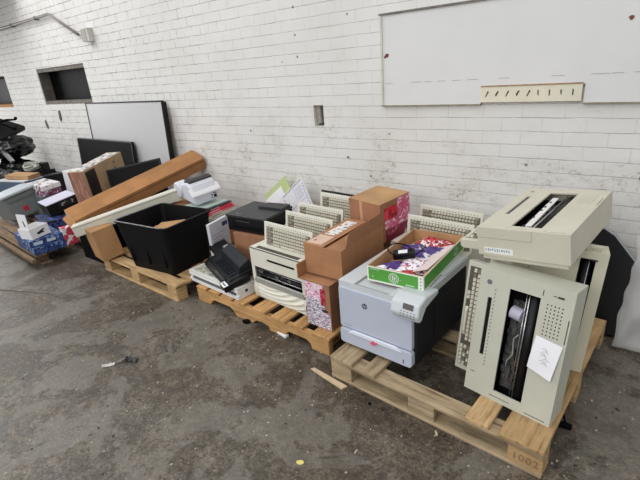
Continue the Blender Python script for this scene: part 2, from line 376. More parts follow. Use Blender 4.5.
# conduit and junction box
t = thing('junction_box', 'small grey electrical junction box high on the wall above the window', 'junction box', (-5.73, WY, 2.1))
b = MB(); b.box((0, -.07, 0), (.13, 0, .15)); b.build('body', plain((196, 194, 188), .6, .1, 10), t, bevel=.004)
b = MB(); b.box((-.02, -.076, .01), (.09, -.068, .14)); b.build('cover', plain((168, 164, 156), .6, .25, 30), t, bevel=.003)
b = MB(); b.tube([(-9.6, WY-.04, 2.49), (-8.24, WY-.04, 2.49), (-6.52, WY-.04, 2.497), (-6.47, WY-.04, 2.488), (-6.43, WY-.04, 2.465), (-5.88, WY-.04, 2.2)], .017, 10)
t = thing('conduit_pipe', 'grey conduit pipe running along the top of the wall then bending down', 'pipe')
b.build('pipe', plain((132, 124, 118), .45, .15, 6), t, smooth=True)
for x in (-9., -7.7, -6.9):
    b = MB(); b.box((x, WY-.06, 2.47), (x+.02, WY-.001, 2.515)); b.build('clip', m_midgrey, t)
b = MB(); b.box((-13, 2.2, 2.95), (-7.4, 3.03, 3.12)); b.box((-13, 2.2, 2.78), (-7.85, 2.3, 2.95)); struct(b.build('trim_1', plain((70, 68, 64), .8, .2, 5)))
# small bolts, nail holes and marks in the wall
def wallspot(name, x, z, w, h, ang, label, cat):
    b = MB(); M = Matrix.Translation((x, WY, z)) @ Matrix.Rotation(R(ang), 4, 'Y')
    b.prism([(-w/2, -h/2*.6), (0, -h/2), (w/2, -h/2*.4), (w/2*.8, h/2), (-w/2*.6, h/2*.8)], -.012, .0, M=M); tag(b.build(name, m_dark, None), label, cat)
# ------------------------------------------------------------ pallets
def board(b0, b1, name, mats, ax, parent, lab=None):
    b = MB(); b.box(b0, b1); o = b.build(name, mats[ax], parent, bevel=.003, seg=1)
    if lab: o['label'] = lab
    return o
t = thing('wooden_pallet', 'weathered block pallet with missing deck boards, under the laser printer and typewriters', 'pallet', (-1.277, 1.60, 0), (0, 0, -4.2))
W_, D_ = 1.11, 1.165
for y in (0, .53, 1.065): board((0, y, 0), (W_, y+.1, .018), 'bottom_board', m_woodg, 0, t)
for x in (0, .49, W_-.14):
    for y in (0, .53, 1.065): board((x, y+.002, .018), (x+.14, y+.098, .104), 'block', m_woodg if x < .6 else m_wood, 0, t)
for y in (0, .53, 1.065): board((0, y, .104), (W_, y+.1, .124), 'stringer_board', m_woodg, 0, t)
for x0, x1, mm, y0 in ((.0, .15, m_woodg, -.002), (.215, .30, m_woodg, -.008), (.78, .885, m_wood, .0), (.93, 1.11, m_wood, -.004)):
    board((x0, y0, .124), (x1, D_, .144), 'deck_board', mm, 1, t)
b = MB()
for k, ch in enumerate('1 0 0 2'.split()): text_into(b, ch, .05, TF(W_-.11+.028*k, -.0008, .06), ext=.0003)
b.build('stamp', plain((150, 114, 82), .9, .3, 20), t)

t = thing('wooden_pallet', 'orange timber pallet with notched front rail, middle pallet of the row', 'pallet', (-2.70, 1.800, 0), (0, 0, -2.7))
prof = [(0, 0), (.15, 0), (.165, .03), (.2, .055), (.39, .055), (.43, .03), (.45, 0), (.62, 0), (.66, .03), (.72, .04), (.78, .03), (.8, 0), (.92, 0), (.945, .03), (.98, .055), (1.13, .055), (1.16, .035), (1.17, 0), (1.31, 0), (1.31, .108), (0, .108)]
for y in (0, .52, 1.04):
    b = MB(); b.prism(prof, y, y+.045); b.build('stringer', m_woodo[0], t, bevel=.003, seg=1)
for x0, x1 in ((0, .12), (.15, .27), (.3, .42), (.45, .55), (.63, .76), (.825, .955), (1.01, 1.10), (1.18, 1.32)):
    board((x0, -.005+.008*random.random(), .108), (x1, 1.1, .128), 'deck_board', m_woodo, 1, t)
for x0 in (0, .45, 1.16):
    board((x0+.02, .05, 0), (x0+.1, 1.04, .018), 'bottom_board', m_woodo, 1, t)

t = thing('wooden_pallet', 'pale pine block pallet under the black storage tub', 'pallet', (-3.995, 1.734, 0), (0, 0, -2.2))
for y in (0, .5, 1.0): board((0, y, 0), (1.18, y+.1, .02), 'bottom_board', m_wood, 0, t)
for x in (0, .5, 1.06):
    for y in (0, .5, 1.0): board((x, y+.002, .02), (x+.12, y+.098, .122), 'block', m_wood, 1, t)
for x in (0, .5, 1.06): board((x, 0, .11), (x+.12, 1.1, .127), 'stringer_board', m_wood, 1, t)
for y in (0, .14, .28, .42, .56, .70, .84, 1.0): board((.0, y, .127), (1.19, y+.1, .147), 'deck_board', m_wood, 0, t)

t = thing('wooden_pallet', 'old dark broken pallet at the far left, under the mixed boxes', 'pallet', (-6.62, 1.60, 0), (0, 0, -4))
for y in (0, .6, 1.2): board((0, y, 0), (1.9, y+.1, .02), 'bottom_board', m_woodold, 0, t)
for x in (0, .85, 1.72):
    for y in (0, .6, 1.2): board((x, y+.003, .02), (x+.12, y+.09, .1), 'block', m_woodold, 0, t)
for y in (-.04, .08, .24, .4, .56, .72, .88, 1.04, 1.2):
    board((-.02*random.random(), y, .1), (1.85+.1*random.random(), y+.1, .12), 'deck_board', m_woodold, 0, t)
board((.05, -.09, .06), (1.95, -.05, .1), 'rail', m_woodold, 0, t)

# ------------------------------------------------------------ typewriters, wide slab style (stood on end or lying)
def keycap(name, mat, w, h, d):
    b = MB(); b.add([(0, 0, 0), (w, 0, 0), (w, 0, h), (0, 0, h), (w*.15, -d, h*.15), (w*.85, -d, h*.15), (w*.85, -d, h*.85), (w*.15, -d, h*.85)],
                    [(4, 5, 6, 7), (0, 1, 5, 4), (1, 2, 6, 5), (2, 3, 7, 6), (3, 0, 4, 7)])
    me_o = b.build(name, mat); me = me_o.data; bpy.data.objects.remove(me_o); return me
kA = keycap('key', m_key, .0155, .0185, .008); kAd = keycap('key', m_keyd, .0155, .0185, .008); kBar = keycap('key', m_key, .0155, .15, .008)
kF = keycap('key', m_key, .0185, .0155, .008); kFd = keycap('key', plain((158, 150, 136), .5, .2, 30), .0185, .0155, .008); kFbar = keycap('key', m_key, .15, .0155, .008)
def put(name, me, parent, loc):
    o = bpy.data.objects.new(name, me); C.objects.link(o); o.parent = parent; o.location = loc; return o
def slab_typewriter(label, mc, loc, rot, op=(.138, .05, .266, .552), slot=True, keys=True, vents=True, brand=False, lying=False, detail=True):
    t = thing('typewriter', label, 'typewriter', loc, rot, 'wide cream typewriters with side keyboards')
    w, h, d = .392, .615, .134
    holes = [op]
    if slot: holes += [(.048, .2, .067, .485), (.122, .0195, .214, .025), (.285, .012, .371, .0175), (.381, .388, .385, .494)]
    if vents:
        for i in range(5):
            for j in range(9): holes.append((.293+i*.0145, .398+j*.0165, .2985+i*.0145, .405+j*.0165))
    b = MB(); b.plate((0, w), (0, h), 0, .008, holes)
    b.box((0, .008, 0), (w, d, .007)); b.box((0, .008, h-.007), (w, d, h)); b.box((0, .008, .007), (.007, d, h-.007)); b.box((w-.007, .008, .007), (w, d, h-.007))
    b.build('casing', mc, t)
    b = MB(); b.box((.007, d-.03, .007), (w-.007, d-.0, h-.007)); b.box((.015, d, .012), (w-.012, d+.026, h-.012)); b.build('base', mc, t, bevel=.004)
    # dark interior lining
    b = MB(); b.box((.01, .06, .01), (w-.01, .07, h-.01)); b.build('chassis', m_matte, t)
    if detail:
        x0, z0, x1, z1 = op; ww = x1-x0
        b = MB(); b.cyl((x1-.03, .04, z0+.004), (x1-.03, .04, z1-.004), .024, 20); b.build('platen', m_black, t, smooth=True)
        b = MB(); b.cyl((x0+ww*.62, .018, z0), (x0+ww*.62, .018, z1), .003, 8); b.cyl((x0+ww*.5, .03, z0), (x0+ww*.5, .03, z1), .0025, 8); b.build('guide_rod', m_chrome, t, smooth=True)
        b = MB(); rnd = random.Random(4)
        for k in range(26):
            x = x0+rnd.random()*ww*.5; z = z0+.02+rnd.random()*(z1-z0-.08); s = .006+.018*rnd.random()
            b.box((x, .03+.02*rnd.random(), z), (x+s, .058, z+s*1.6))
        b.box((x0+.004, .052, z0+.01), (x0+ww*.55, .058, z1-.06)); b.build('mechanism', plain((92, 92, 92), .35, .5, 50, metal=.6), t)
        b = MB(); b.tube([(x0+.02, .045, z0+.1), (x0+.03, .02, z0+.16), (x0+.05, .02, z0+.2), (x0+.04, .03, z0+.27), (x0+.06, .02, z0+.3)], .003, 6); b.build('ribbon_cable', plain((150, 150, 146), .5, .1, 9), t, smooth=True)
        if not lying and slot:
            b = MB(); b.cyl((x0+.012, .036, z1-.11), (x0+.062, .03, z1-.115), .030, 20); b.build('ribbon_spool', plain((176, 172, 190), .4, .1, 9), t, smooth=False, bevel=.002)
        elif lying:
            b = MB(); b.box((x0+.052, .004, z0+.02), (x0+.078, .008, z1-.08), M=Matrix.Rotation(R(-2.2), 4, 'Y')); b.build('paper_bail', plain((226, 224, 220), .4, .05, 9), t)
            for z in (.18, .28, .33, .40):
                b = MB(); b.cyl((x0+.045, .012, z), (x0+.045, .012, z+.016), .010, 12); b.build('roller', m_black, t, smooth=True)
            b = MB(); b.cyl((x0+.058, .010, z0), (x0+.058, .010, z0+.2), .006, 10); b.build('bail_rod', m_chrome, t, smooth=True)
    if slot:
        b = MB(); b.box((.04, .01, .19), (.075, .014, .49)); b.build('display', m_black if not lying else m_midgrey, t)
    b = MB(); b.cyl((.046, .002, .555), (.046, -.001, .555), .0115 if not lying else .008, 20); b.build('badge', m_midgrey, t)
    if not lying:
        b = MB()
        for k in range(22): b.box((.076, -.0008, .155+k*.0175), (.080, .0002, .160+k*.0175))
        b.box((.02, -.0008, .1), (.04, .0002, .103)); b.box((.31, -.0008, .575), (.325, .0002, .578)); b.box((.328, -.0008, .572), (.352, .0002, .58)); b.box((.27, -.0008, .565), (.273, .0002, .59))
        b.build('scale_marks', m_dark, t)
    # keyboard deck, set back along the long side
    b = MB(); b.prism([(-.106, .09), (-.102, .083), (0, .083), (0, .128), (-.09, .128), (-.106, .118)], .03, .598, ax='z'); kb = b.build('keyboard', mc, t, bevel=.003)
    if keys:
        b = MB(); b.box((-.091, .0815, .056), (-.010, .0832, .575)); b.build('key_bed', m_keybed, kb)
        for r in range(4):
            x = -.0635+r*.0185*.78
            x = -.064+r*.0155
        cols = [(-.0885, 0), (-.0690, 1), (-.0495, 2), (-.0300, 3)]
        for x, r in cols:
            z = .060
            while z < .558:
                if r == 0 and .21 < z < .4:
                    put('key', kBar, kb, (x, .0815, .22)); z = .41; continue
                dark = (z < .17 and r != 0) or z > .52
                if not (.17 < z < .185 or .505 < z < .52 or (r == 0 and (z > .44 or .175 < z < .21))):
                    put('key', kAd if dark and (r+int(z*50)) % 2 else kA, kb, (x+.0008, .0815, z))
                z += .0222
    if brand:
        b = MB(); b.box((.03, .094, -.0012), (.16, .122, .0005)); b.build('name_strip', plain((236, 234, 226), .4, .03, 8), t)
        b = MB(); rnd = random.Random(2)
        for k in range(11):
            x = .035+k*.0105; M = Matrix.Translation((x, .1, -.0016))
            hh = .010+.003*rnd.random()
            b.box((0, 0, -.0004), (.0026, hh, .0004), M=M @ Matrix.Rotation(R(-12), 4, 'Z'))
            if k % 2: b.box((.0026, .0, -.0004), (.007, .0028, .0004), M=M)
            if k % 3: b.box((.0026, hh*.6, -.0004), (.0075, hh*.6+.0028, .0004), M=M)
        b.build('brand_lettering', plain((52, 118, 176), .5, .1, 9), t)
        b = MB(); b.box((.0, .048, -.0006), (.24, .0495, .0004)); b.box((.24, .0, -.0006), (.2415, .0495, .0004)); b.build('panel_seam', plain((146, 138, 120), .7, .1, 9), t)
    return t
TA = slab_typewriter('cream typewriter stood on end, keyboard down its left side, white note taped on it', m_creamA, (-.571, 1.73, .146), (-8.9, .6, -9.6))
b = MB()
pts = [(.277, .391), (.382, .379), (.364, .216), (.262, .237)]
def note(u, v):
    a = V(pts[3]).lerp(V(pts[2]), u); c = V(pts[0]).lerp(V(pts[1]), u); p = a.lerp(c, v)
    return (p.x, -.004-.006*math.sin(v*3.1)*(1-u)-.01*(1-v)*u, p.y)
b.grid(note, 8, 8); o = b.build('paper_note', m_paper, None, solid=.0006)
o.matrix_world = Matrix.Translation((-.571, 1.73, .146)) @ Euler((R(-8.9), R(.6), R(-9.6))).to_matrix().to_4x4()
tag(o, 'white sheet of paper with faint handwriting, stuck on the standing typewriter', 'paper')
b = MB(); rr = random.Random(3)
for k in range(7):
    z = .345-.011*k; x = .305+.018*rr.random()
    b.tube([(x, -.0135, z), (x+.012, -.0135, z+.008*rr.random()), (x+.02+.01*rr.random(), -.0135, z-.004)], .0006, 4)
w = b.build('handwriting', m_midgrey, o)
k_ = .859
Bm = Matrix.Translation((-.597, 1.924, .765)) @ Euler((R(3.5), R(-6.2), R(-8))).to_matrix().to_4x4() @ Matrix.Translation((0, 0, .134)) @ Matrix.Rotation(R(-90), 4, 'X') @ Matrix.Diagonal((1, 1, .95, 1))
TB = slab_typewriter('beige typewriter lying flat on top of the upright ones, open carriage', m_creamB, (0, 0, 0), (0, 0, 0), brand=True, lying=True)
TB.matrix_world = Bm
TC = slab_typewriter('cream typewriter stood on end behind the front one, dark gap down its side', m_creamC, (-.520, 2.056, .172), (-5.8, 3.9, 8), op=(.283, .03, .345, .58), slot=False, keys=False, vents=False, detail=True)
b = MB(); b.plate((.30, .365), (.6, .64), .02, .035, [(.308, .607, .357, .63)]); b.build('carry_handle', m_creamC, TC, bevel=.003)
# ------------------------------------------------------------ typewriters stood on their backs, keyboard at the top
def upright_typewriter(label, loc, rot):
    t = thing('typewriter', label, 'typewriter', loc, rot, 'cream typewriters stood on their backs in rows')
    w, h, d = .511, .383, .17
    b = MB(); b.plate((0, w), (.135, h), 0, .006, [(.03, .158, .487, .246), (.17, .308, .432, .327)])
    b.box((0, .006, .0), (.006, d, h-.006)); b.box((w-.006, .006, 0), (w, d, h-.006)); b.box((.006, d-.006, 0), (w-.006, d, h-.006)); b.box((.006, .006, 0), (w-.006, d-.006, .006))
    b.plate((0, w), (.0, d), h-.006, h, [(.045, .014, .455, .055)], ax='z')
    b.build('casing', m_creamF, t)
    b = MB(); b.box((.04, .01, h-.02), (.46, .06, h-.012)); 
    b.build('grille', m_dark, t)
    b = MB()
    for k in range(34): b.box((.047+k*.0121, .014, h-.008), (.051+k*.0121, .055, h-.003))
    b.build('grille_bars', m_keyd, t)
    b = MB(); b.box((.01, .06, .12), (w-.01, .07, .375)); b.box((.16, .01, .3), (.44, .02, .335)); b.build('chassis', m_matte, t)
    b = MB(); b.cyl((.03, .035, .19), (.49, .035, .19), .017, 16); b.build('platen', m_black, t, smooth=True)
    b = MB(); b.cyl((.03, .02, .176), (.49, .02, .176), .003, 8); b.cyl((.03, .014, .225), (.49, .014, .225), .002, 8); b.build('guide_rod', m_chrome, t, smooth=True)
    b = MB(); rnd = random.Random(9)
    for k in range(24):
        x = .04+rnd.random()*.42; z = .165+rnd.random()*.06; s = .006+.014*rnd.random()
        b.box((x, .015+.01*rnd.random(), z), (x+s*2, .05, z+s))
    b.box((.03, .045, .16), (.48, .052, .24)); b.build('mechanism', plain((120, 120, 120), .35, .5, 50, metal=.5), t)
    b = MB(); b.box((.02, -.004, .118), (w-.012, .004, .156)); b.build('paper_table', plain((150, 150, 144), .5, .12, 40), t, bevel=.002)
    def bulge(u, v):
        x = u*w; z = v*.122; ex = (x-.12)/.36; ez = (z-.13)/.12
        q = math.sqrt(max(0, (x-.14)**2*.10+(z-.145)**2))
        y = -.012*math.sin(math.pi*min(1, v*1.05))+.0065*math.sin(q*2*math.pi/.026)*(1 if .1 < u < .97 and .07 < v < .93 else 0)
        return (x, y+.004, z)
    b = MB(); b.grid(bulge, 80, 40); b.build('ribbed_cover', m_creamF, t, smooth=True)
    # keyboard deck
    b = MB(); b.prism([(.086, .377), (.110, .548), (.116, .548), (.122, .54), (.128, .377)], .064, .512, ax='x'); 
    kb = b.build('keyboard', m_creamF, t, bevel=.003)
    tilt = math.atan2(.024, .171)
    hub = Matrix.Translation((.064, .086, .377)) @ Matrix.Rotation(-tilt, 4, 'X')
    b = MB(); b.box((.024, -.0015, .012), (.432, .001, .142), M=hub); b.build('key_bed', plain((116, 110, 97), .8, .2, 20), kb)
    b = MB()
    for k in range(18): b.box((.05+k*.021, -.0012, .150), (.056+k*.021, .0005, .155), M=hub)
    b.build('legend_marks', m_midgrey, kb)
    for r in range(6):
        z = .016+r*.0215; x = .028+.004*(r%2)
        while x < .408:
            if r == 0 and .15 < x < .3: 
                o = put('key', kFbar, kb, (0, 0, 0)); o.matrix_local = hub @ Matrix.Translation((.16, -.0015, z)); x = .315; continue
            if not .072 < x < .082:
                o = put('key', kFd if x < .078 or x > .385 else kF, kb, (0, 0, 0)); o.matrix_local = hub @ Matrix.Translation((x, -.0015, z))
            x += .0218
    return t
F1 = upright_typewriter('cream typewriter stood on its back, nearest one on the middle pallet, whole front seen', (-2.162, 1.916, .128), (0, 0, -4.7))
base = (.107, .087)  # keyboard corner offset
for lab, kx, ky, zz in (('cream typewriter directly behind the nearest one, only its keyboard shows', -2.115, 2.25, .128),
                    ('cream typewriter third back in the row, its keyboard showing above the second', -2.165, 2.45, .128),
                    ('cream typewriter at the wall end of the row, left of the tall carton', -2.10, 2.66, .155),
                    ('cream typewriter behind the green box, thin top strip of keyboard showing', -1.25, 2.475, .146),
                    ('cream typewriter closest to the wall behind the green box, full keyboard showing', -1.27, 2.70, .146)):
    copy_thing(F1, (kx-.064, ky-.09, zz), (0, 0, -5), lab)
b = MB(); b.box((0, 0, -.004), (.346, .012, .002))
for k in range(16): b.box((.0+k*.022, 0, -.004), (.016+k*.022, .012, .010))
o = b.build('typing_comb', m_dark, None, loc=(-2.085, 2.682, .708), rot=(0, 0, -5)); tag(o, 'black toothed strip lying along the rearmost keyboard on the middle pallet', 'strip')

# ------------------------------------------------------------ laser printer
t = thing('laser_printer', 'large white and black laser printer with the green tray on its top', 'printer', (-1.28, 1.737, .146), (0, 0, -3.5))
w, h, d = .463, .40, .605
b = MB(); b.box((.006, .016, .02), (w, d, h-.035)); b.build('body', m_charcoal, t, bevel=.012, seg=3)
b = MB(); b.box((.03, .03, 0), (.08, .08, .02)); b.box((w-.08, .03, 0), (w-.03, .08, .02)); b.box((.03, d-.08, 0), (.08, d-.03, .02)); b.box((w-.08, d-.08, 0), (w-.03, d-.03, .02)); b.build('foot', m_black, t)
def rr(x0, z0, x1, z1, r, n=5):
    p = []
    for cx, cz, a0 in ((x1-r, z0+r, -90), (x1-r, z1-r, 0), (x0+r, z1-r, 90), (x0+r, z0+r, 180)):
        for i in range(n+1):
            a = R(a0+90*i/n); p.append((cx+r*math.cos(a), cz+r*math.sin(a)))
    return p
b = MB(); b.prism(rr(0, .122, .452, h-.03, .012), -.012, .016); dr = b.build('front_door', m_print, t, bevel=.004)
b = MB(); b.prism(rr(0, .022, .455, .116, .02), -.02, .016); dw = b.build('paper_drawer', m_print, t, bevel=.005)
b = MB(); b.prism([(.06, .1), (.4, .1), (.37, .122), (.09, .122)], -.026, -.012); b.build('drawer_lip', plain((224, 229, 240), .4, .03, 5), dw, bevel=.003)
b = MB(); b.prism([(.214, .095), (.226, .11), (.243, .102), (.252, .108), (.247, .092), (.236, .084), (.226, .078), (.204, .09)], -.0275, -.0255); b.build('pink_tape', plain((232, 90, 130), .5, .2, 40), dw)
b = MB(); b.box((.405, -.0215, .04), (.41, -.0195, .062)); b.build('size_mark', m_dark, dw)
b = MB(); b.cyl((.172, -.0115, .296), (.172, -.0135, .296), .0165, 24); lg = b.build('logo', plain((66, 70, 84), .4, .05, 5), dr)
b = MB(); text_into(b, 'hp', .026, TF(.172, -.0138, .297), shear=.25); b.build('logo_lettering', m_print, lg)
b = MB()
for k in range(9): b.box((.022+k*.0065, -.0127, .142), (.0262+k*.0065, -.0117, .146))
b.build('model_lettering', m_grey, dr)
m_top = plain((200, 205, 208), .42, .04, 5)
b = MB(); b.box((0, -.004, h-.035), (w+.004, d, h-.012)); b.plate((0, w+.004), (-.004, d), h-.012, h+.006, [(.10, -.002, .32, .30)], ax='z'); b.build('top_cover', m_top, t, bevel=.006, seg=3)
b = MB(); b.prism([(.02, h-.006), (.30, h-.0115), (.30, h-.006)], .105, .315, ax='x'); b.build('exit_tray', plain((196, 200, 204), .45, .05, 6), t)
b = MB()
b.prism([(-.036, h-.082), (-.054, h-.045), (-.035, h+.012), (.03, h+.03), (.16, h+.018), (.16, h-.008), (.03, h-.03), (-.013, h-.082)], .354, .508, ax='x'); cp = b.build('control_panel', m_top, t, bevel=.01, seg=3)
sl = math.atan2(.057, .019)
cm = Matrix.Translation((.372, -.0550, h-.046)) @ Matrix.Rotation(sl, 4, 'X')
b = MB(); b.box((.05, .03, -.0), (.105, .058, .0022), M=cm); b.build('screen', plain((92, 92, 90), .25, .1, 9), cp)
b = MB()
for i in range(5):
    for j in range(3): b.box((.04+i*.018, .016-.012*j, 0), (.046+i*.018, .019-.012*j, .0022), M=cm)
b.build('button', m_dark, cp)
b = MB(); b.box((w-.08, .32, h+.006), (w+.0, d-.02, h+.014)); b.box((w-.09, .30, h+.006), (w-.02, .31, h+.02)); b.build('lid_ridge', m_top, t, bevel=.003)
b = MB(); b.box((w-.001, .2, .1), (w+.003, .5, .3)); b.build('side_panel', m_charcoal, t, bevel=.002)

# ------------------------------------------------------------ green carton tray with its contents
z0 = .592-.0; t = thing('paper_box_lid', 'green and white open cardboard tray full of cartridges on the laser printer', 'box', (-1.133, 1.797, .557), (.5, -.5, 1.0))
k_ = 1.0
w, d, h = .315, .577, .085
m_green = plain((84, 158, 62), .5, .06, 9); m_gw = plain((232, 236, 226), .55, .03, 8)
b = MB(); b.box((0, 0, 0), (w, d, .004)); b.build('bottom', m_cardin, t)
for nm, a, c in (('wall', (0, 0, .004), (w, .006, h)), ('wall', (0, d-.006, .004), (w, d, h)), ('wall', (0, .006, .004), (.006, d-.006, h)), ('wall', (w-.006, .006, .004), (w, d-.006, h))):
    b = MB(); b.box(a, c); b.build(nm, m_cardin, t)
b = MB(); b.plate((0, w), (0, h), -.002, 0, [(.008, .009, w-.026, h-.006)]); pf = b.build('printed_front', m_gw, t)
b = MB(); b.box((.008, -.0012, .009), (w-.026, -.0002, h-.006)); g = b.build('green_panel', m_green, pf)
b = MB()
for i in range(28):
    a0, a1 = i*2*math.pi/28, (i+1)*2*math.pi/28; cx, cz = .155, .043
    for r0, r1 in ((.026, .029), (.018, .021)):
        b.add([(cx+r0*math.cos(a0), -.0024, cz+r0*math.sin(a0)), (cx+r1*math.cos(a0), -.0024, cz+r1*math.sin(a0)), (cx+r1*math.cos(a1), -.0024, cz+r1*math.sin(a1)), (cx+r0*math.cos(a1), -.0024, cz+r0*math.sin(a1))], [(0, 1, 2, 3)])
b.box((.148, -.0024, .03), (.153, -.0012, .056)); b.box((.158, -.0024, .032), (.163, -.0012, .05)); b.box((.143, -.0024, .044), (.168, -.0012, .047)); b.build('recycling_emblem', m_gw, pf)
b = MB()
for k in range(7): b.box((.222+k*.007, -.0024, .018), (.2265+k*.007, -.0012, .023))
for k in range(9): b.box((.02+k*.006, -.0024, .07), (.024+k*.006, -.0012, .0725))
b.build('small_lettering', m_gw, pf)
b = MB()
for k in range(4): b.box((w-.017, -.0024, .014+.018*k), (w-.009, -.0012, .022+.018*k))
b.build('corner_marks', m_grey, pf)
b = MB(); b.plate((0, d), (0, h), w, w+.002, [(.01, .009, d-.02, h-.006)], ax='x'); ps = b.build('printed_side', m_gw, t)
b = MB(); b.box((w+.0002, .01, .009), (w+.0012, d-.02, h-.006)); b.build('green_panel', m_green, ps)
b = MB()
for r0, r1 in ((.024, .027), (.014, .018)):
    for i in range(24):
        a0, a1 = i*2*math.pi/24, (i+1)*2*math.pi/24; cy, cz = .44, .043
        b.add([(w+.0024, cy+r0*math.cos(a0), cz+r0*math.sin(a0)), (w+.0024, cy+r1*math.cos(a0), cz+r1*math.sin(a0)), (w+.0024, cy+r1*math.cos(a1), cz+r1*math.sin(a1)), (w+.0024, cy+r0*math.cos(a1), cz+r0*math.sin(a1))], [(0, 1, 2, 3)])
b.build('recycling_emblem', m_gw, ps)
gx, gy, gz = -1.133, 1.797, .561
def packet(name, lab, cat, x, y, z, sx, sy, sz, rz, mat, tilt=(0, 0), grp=None, sd=0):
    b = MB(); n = 8
    rnd = random.Random(sd)
    def top(u, v):
        e = min(u, 1-u, v, 1-v)*2; return ((u-.5)*sx, (v-.5)*sy, sz*min(1, e*1.8)**.5*(.8+.3*noise.noise(V((u*3+sd, v*3, sd)))))
    b.grid(top, n, n); b.grid(lambda u, v: ((u-.5)*sx, (v-.5)*sy, -.001), n, n)
    o = b.build(name, mat, None, loc=(gx+x, gy+y, gz+z+.004), rot=(tilt[0], tilt[1], rz)); return tag(o, lab, cat, grp)
m_purple = printed((78, 52, 128), [(225, 222, 235), (60, 36, 98)], 40, .7, 'purple foil'); m_redp = printed((196, 46, 52), [(236, 226, 224), (120, 20, 32)], 50, .7, 'red foil')
m_whp = printed((236, 234, 238), [(110, 60, 120), (214, 96, 110)], 70, .86, 'white packet')
G2 = 'ink cartridge packets in the green tray'
packet('cartridge_packet', 'purple foil packet in the middle of the green tray, under the white one', 'packet', .14, .33, .035, .15, .10, .03, 20, m_purple, sd=1, grp=G2)
packet('cartridge_packet', 'purple foil packet at the back of the tray, beside the red one', 'packet', .22, .385, .035, .16, .11, .035, 10, m_purple, sd=2, grp=G2)
packet('cartridge_packet', 'red foil packet at the far end of the green tray', 'packet', .165, .50, .035, .22, .11, .04, -8, m_redp, sd=3, grp=G2)
packet('cartridge_packet', 'purple foil packet at the near right corner of the tray, by the black adapter', 'packet', .085, .135, .03, .13, .08, .03, 50, m_purple, sd=4, grp=G2)
packet('cartridge_packet', 'white printed packet near the front right corner of the green tray', 'packet', .19, .20, .03, .19, .20, .036, 14, m_whp, sd=5, grp=G2)
packet('foam_wrap', 'white crumpled foam at the near left corner of the green tray', 'packing', .05, .05, .02, .085, .075, .045, 30, m_paper, sd=6)
packet('foam_wrap', 'white crumpled tissue along the front edge of the green tray', 'packing', .135, .045, .02, .11, .07, .048, 5, m_paper, sd=7)
packet('cartridge_packet', 'red and white packet against the front edge of the tray', 'packet', .2, .065, .03, .09, .10, .03, 35, m_redp, sd=8, grp=G2)
packet('cartridge_packet', 'violet and white packet behind the coiled cable', 'packet', .085, .37, .03, .13, .15, .035, 25, m_purple, sd=9, grp=G2)
b = MB(); b.box((-.07, 0, 0), (.02, .36, .004), M=Matrix.Rotation(R(-22), 4, 'Y')); o = b.build('card_sleeve', plain((220, 204, 200), .6, .05, 6), None, loc=(gx+.281, gy+.09, gz+.076), rot=(0, 0, -1)); tag(o, 'long pale card sleeve leaning inside the right wall of the green tray', 'sleeve')
t = thing('power_adapter', 'black power adapter with coiled cable and white sticker in the green tray', 'adapter', (gx+.105, gy+.22, gz+.062), (8, -6, 25))
b = MB(); b.box((-.06, -.03, 0), (.06, .03, .035)); b.build('body', m_black, t, bevel=.006)
b = MB(); b.box((-.03, -.018, .0352), (.02, .016, .036)); b.build('sticker', m_white, t)
b = MB(); b.tube([(.055*math.cos(a)*1.15-.02, .05*math.sin(a)-.0, .03+.035*math.sin(a*.5+.3)**2) for a in [i*.3 for i in range(44)]], .0035, 6); b.tube([(.06, 0, .01), (.1, .02, .02), (.12, .01, .01)], .003, 6); b.build('cable', m_matte, t, smooth=True)

# ------------------------------------------------------------ boxes
def carton(label, loc, rot, w, d, h, mat, mats_face=None, tape=True, name='cardboard_box', cat='box', lidgap=True, group=None):
    t = thing(name, label, cat, loc, rot, group)
    b = MB(); b.box((0, 0, 0), (w, d, h)); b.build('body', mat, t, bevel=.003)
    return t
def face_panel(t, name, side, u0, v0, u1, v1, mat, w=0, d=0, h=0, off=.001, lab=None):
    b = MB()
    if side == 'front': b.box((u0, -off, v0), (u1, .0, v1))
    elif side == 'right': b.box((w, u0, v0), (w+off, u1, v1))
    elif side == 'top': b.box((u0, v0, h), (u1, v1, h+off))
    elif side == 'left': b.box((-off, u0, v0), (0, u1, v1))
    o = b.build(name, mat, t)
    if lab: o['label'] = lab
    return o
m_shiplab = printed((232, 226, 220), [(150, 120, 110), (120, 110, 110)], 45, .86, 'shipping label')
# I: lower carton with printed front
m_printI = printed((226, 220, 228), [(190, 150, 176), (100, 98, 116), (140, 134, 152)], 56, .74, 'printed carton front', (1, 1, 2.4))
t = carton('brown carton with white and pink printed front, below the big open carton', (-1.604, 1.815, .128), (0, 0, -2.3), .196, .33, .31, m_cardr)
face_panel(t, 'printed_sheet', 'front', .004, .006, .15, .2, m_printI, off=.0015)
face_panel(t, 'pink_sheet', 'front', .004, .2, .15, .305, printed((226, 190, 208), [(196, 96, 136), (236, 226, 232)], 60, .66, 'pink printed sheet', (1, 1, 2)), off=.0015)
face_panel(t, 'printed_sheet', 'front', .15, .006, .192, .12, m_printI, off=.0015)
face_panel(t, 'pink_stamp', 'front', .125, .17, .16, .28, printed((196, 70, 90), [(150, 30, 50)], 60, .5, 'pink print'), off=.002)
face_panel(t, 'black_bar', 'front', .13, .125, .17, .14, m_dark, off=.0022)
b = MB(); b.box((-.005, -.002, .31), (.2, .06, .316), M=None); b.build('flap', m_card, t, bevel=.002)
b = MB(); b.box((-.05, -.0, .31), (-.044, .2, .40)); b.build('flap', m_card, t, bevel=.002)
b = MB(); b.box((-.05, .0, .305), (.0, .2, .31)); b.build('flap', m_card, t)
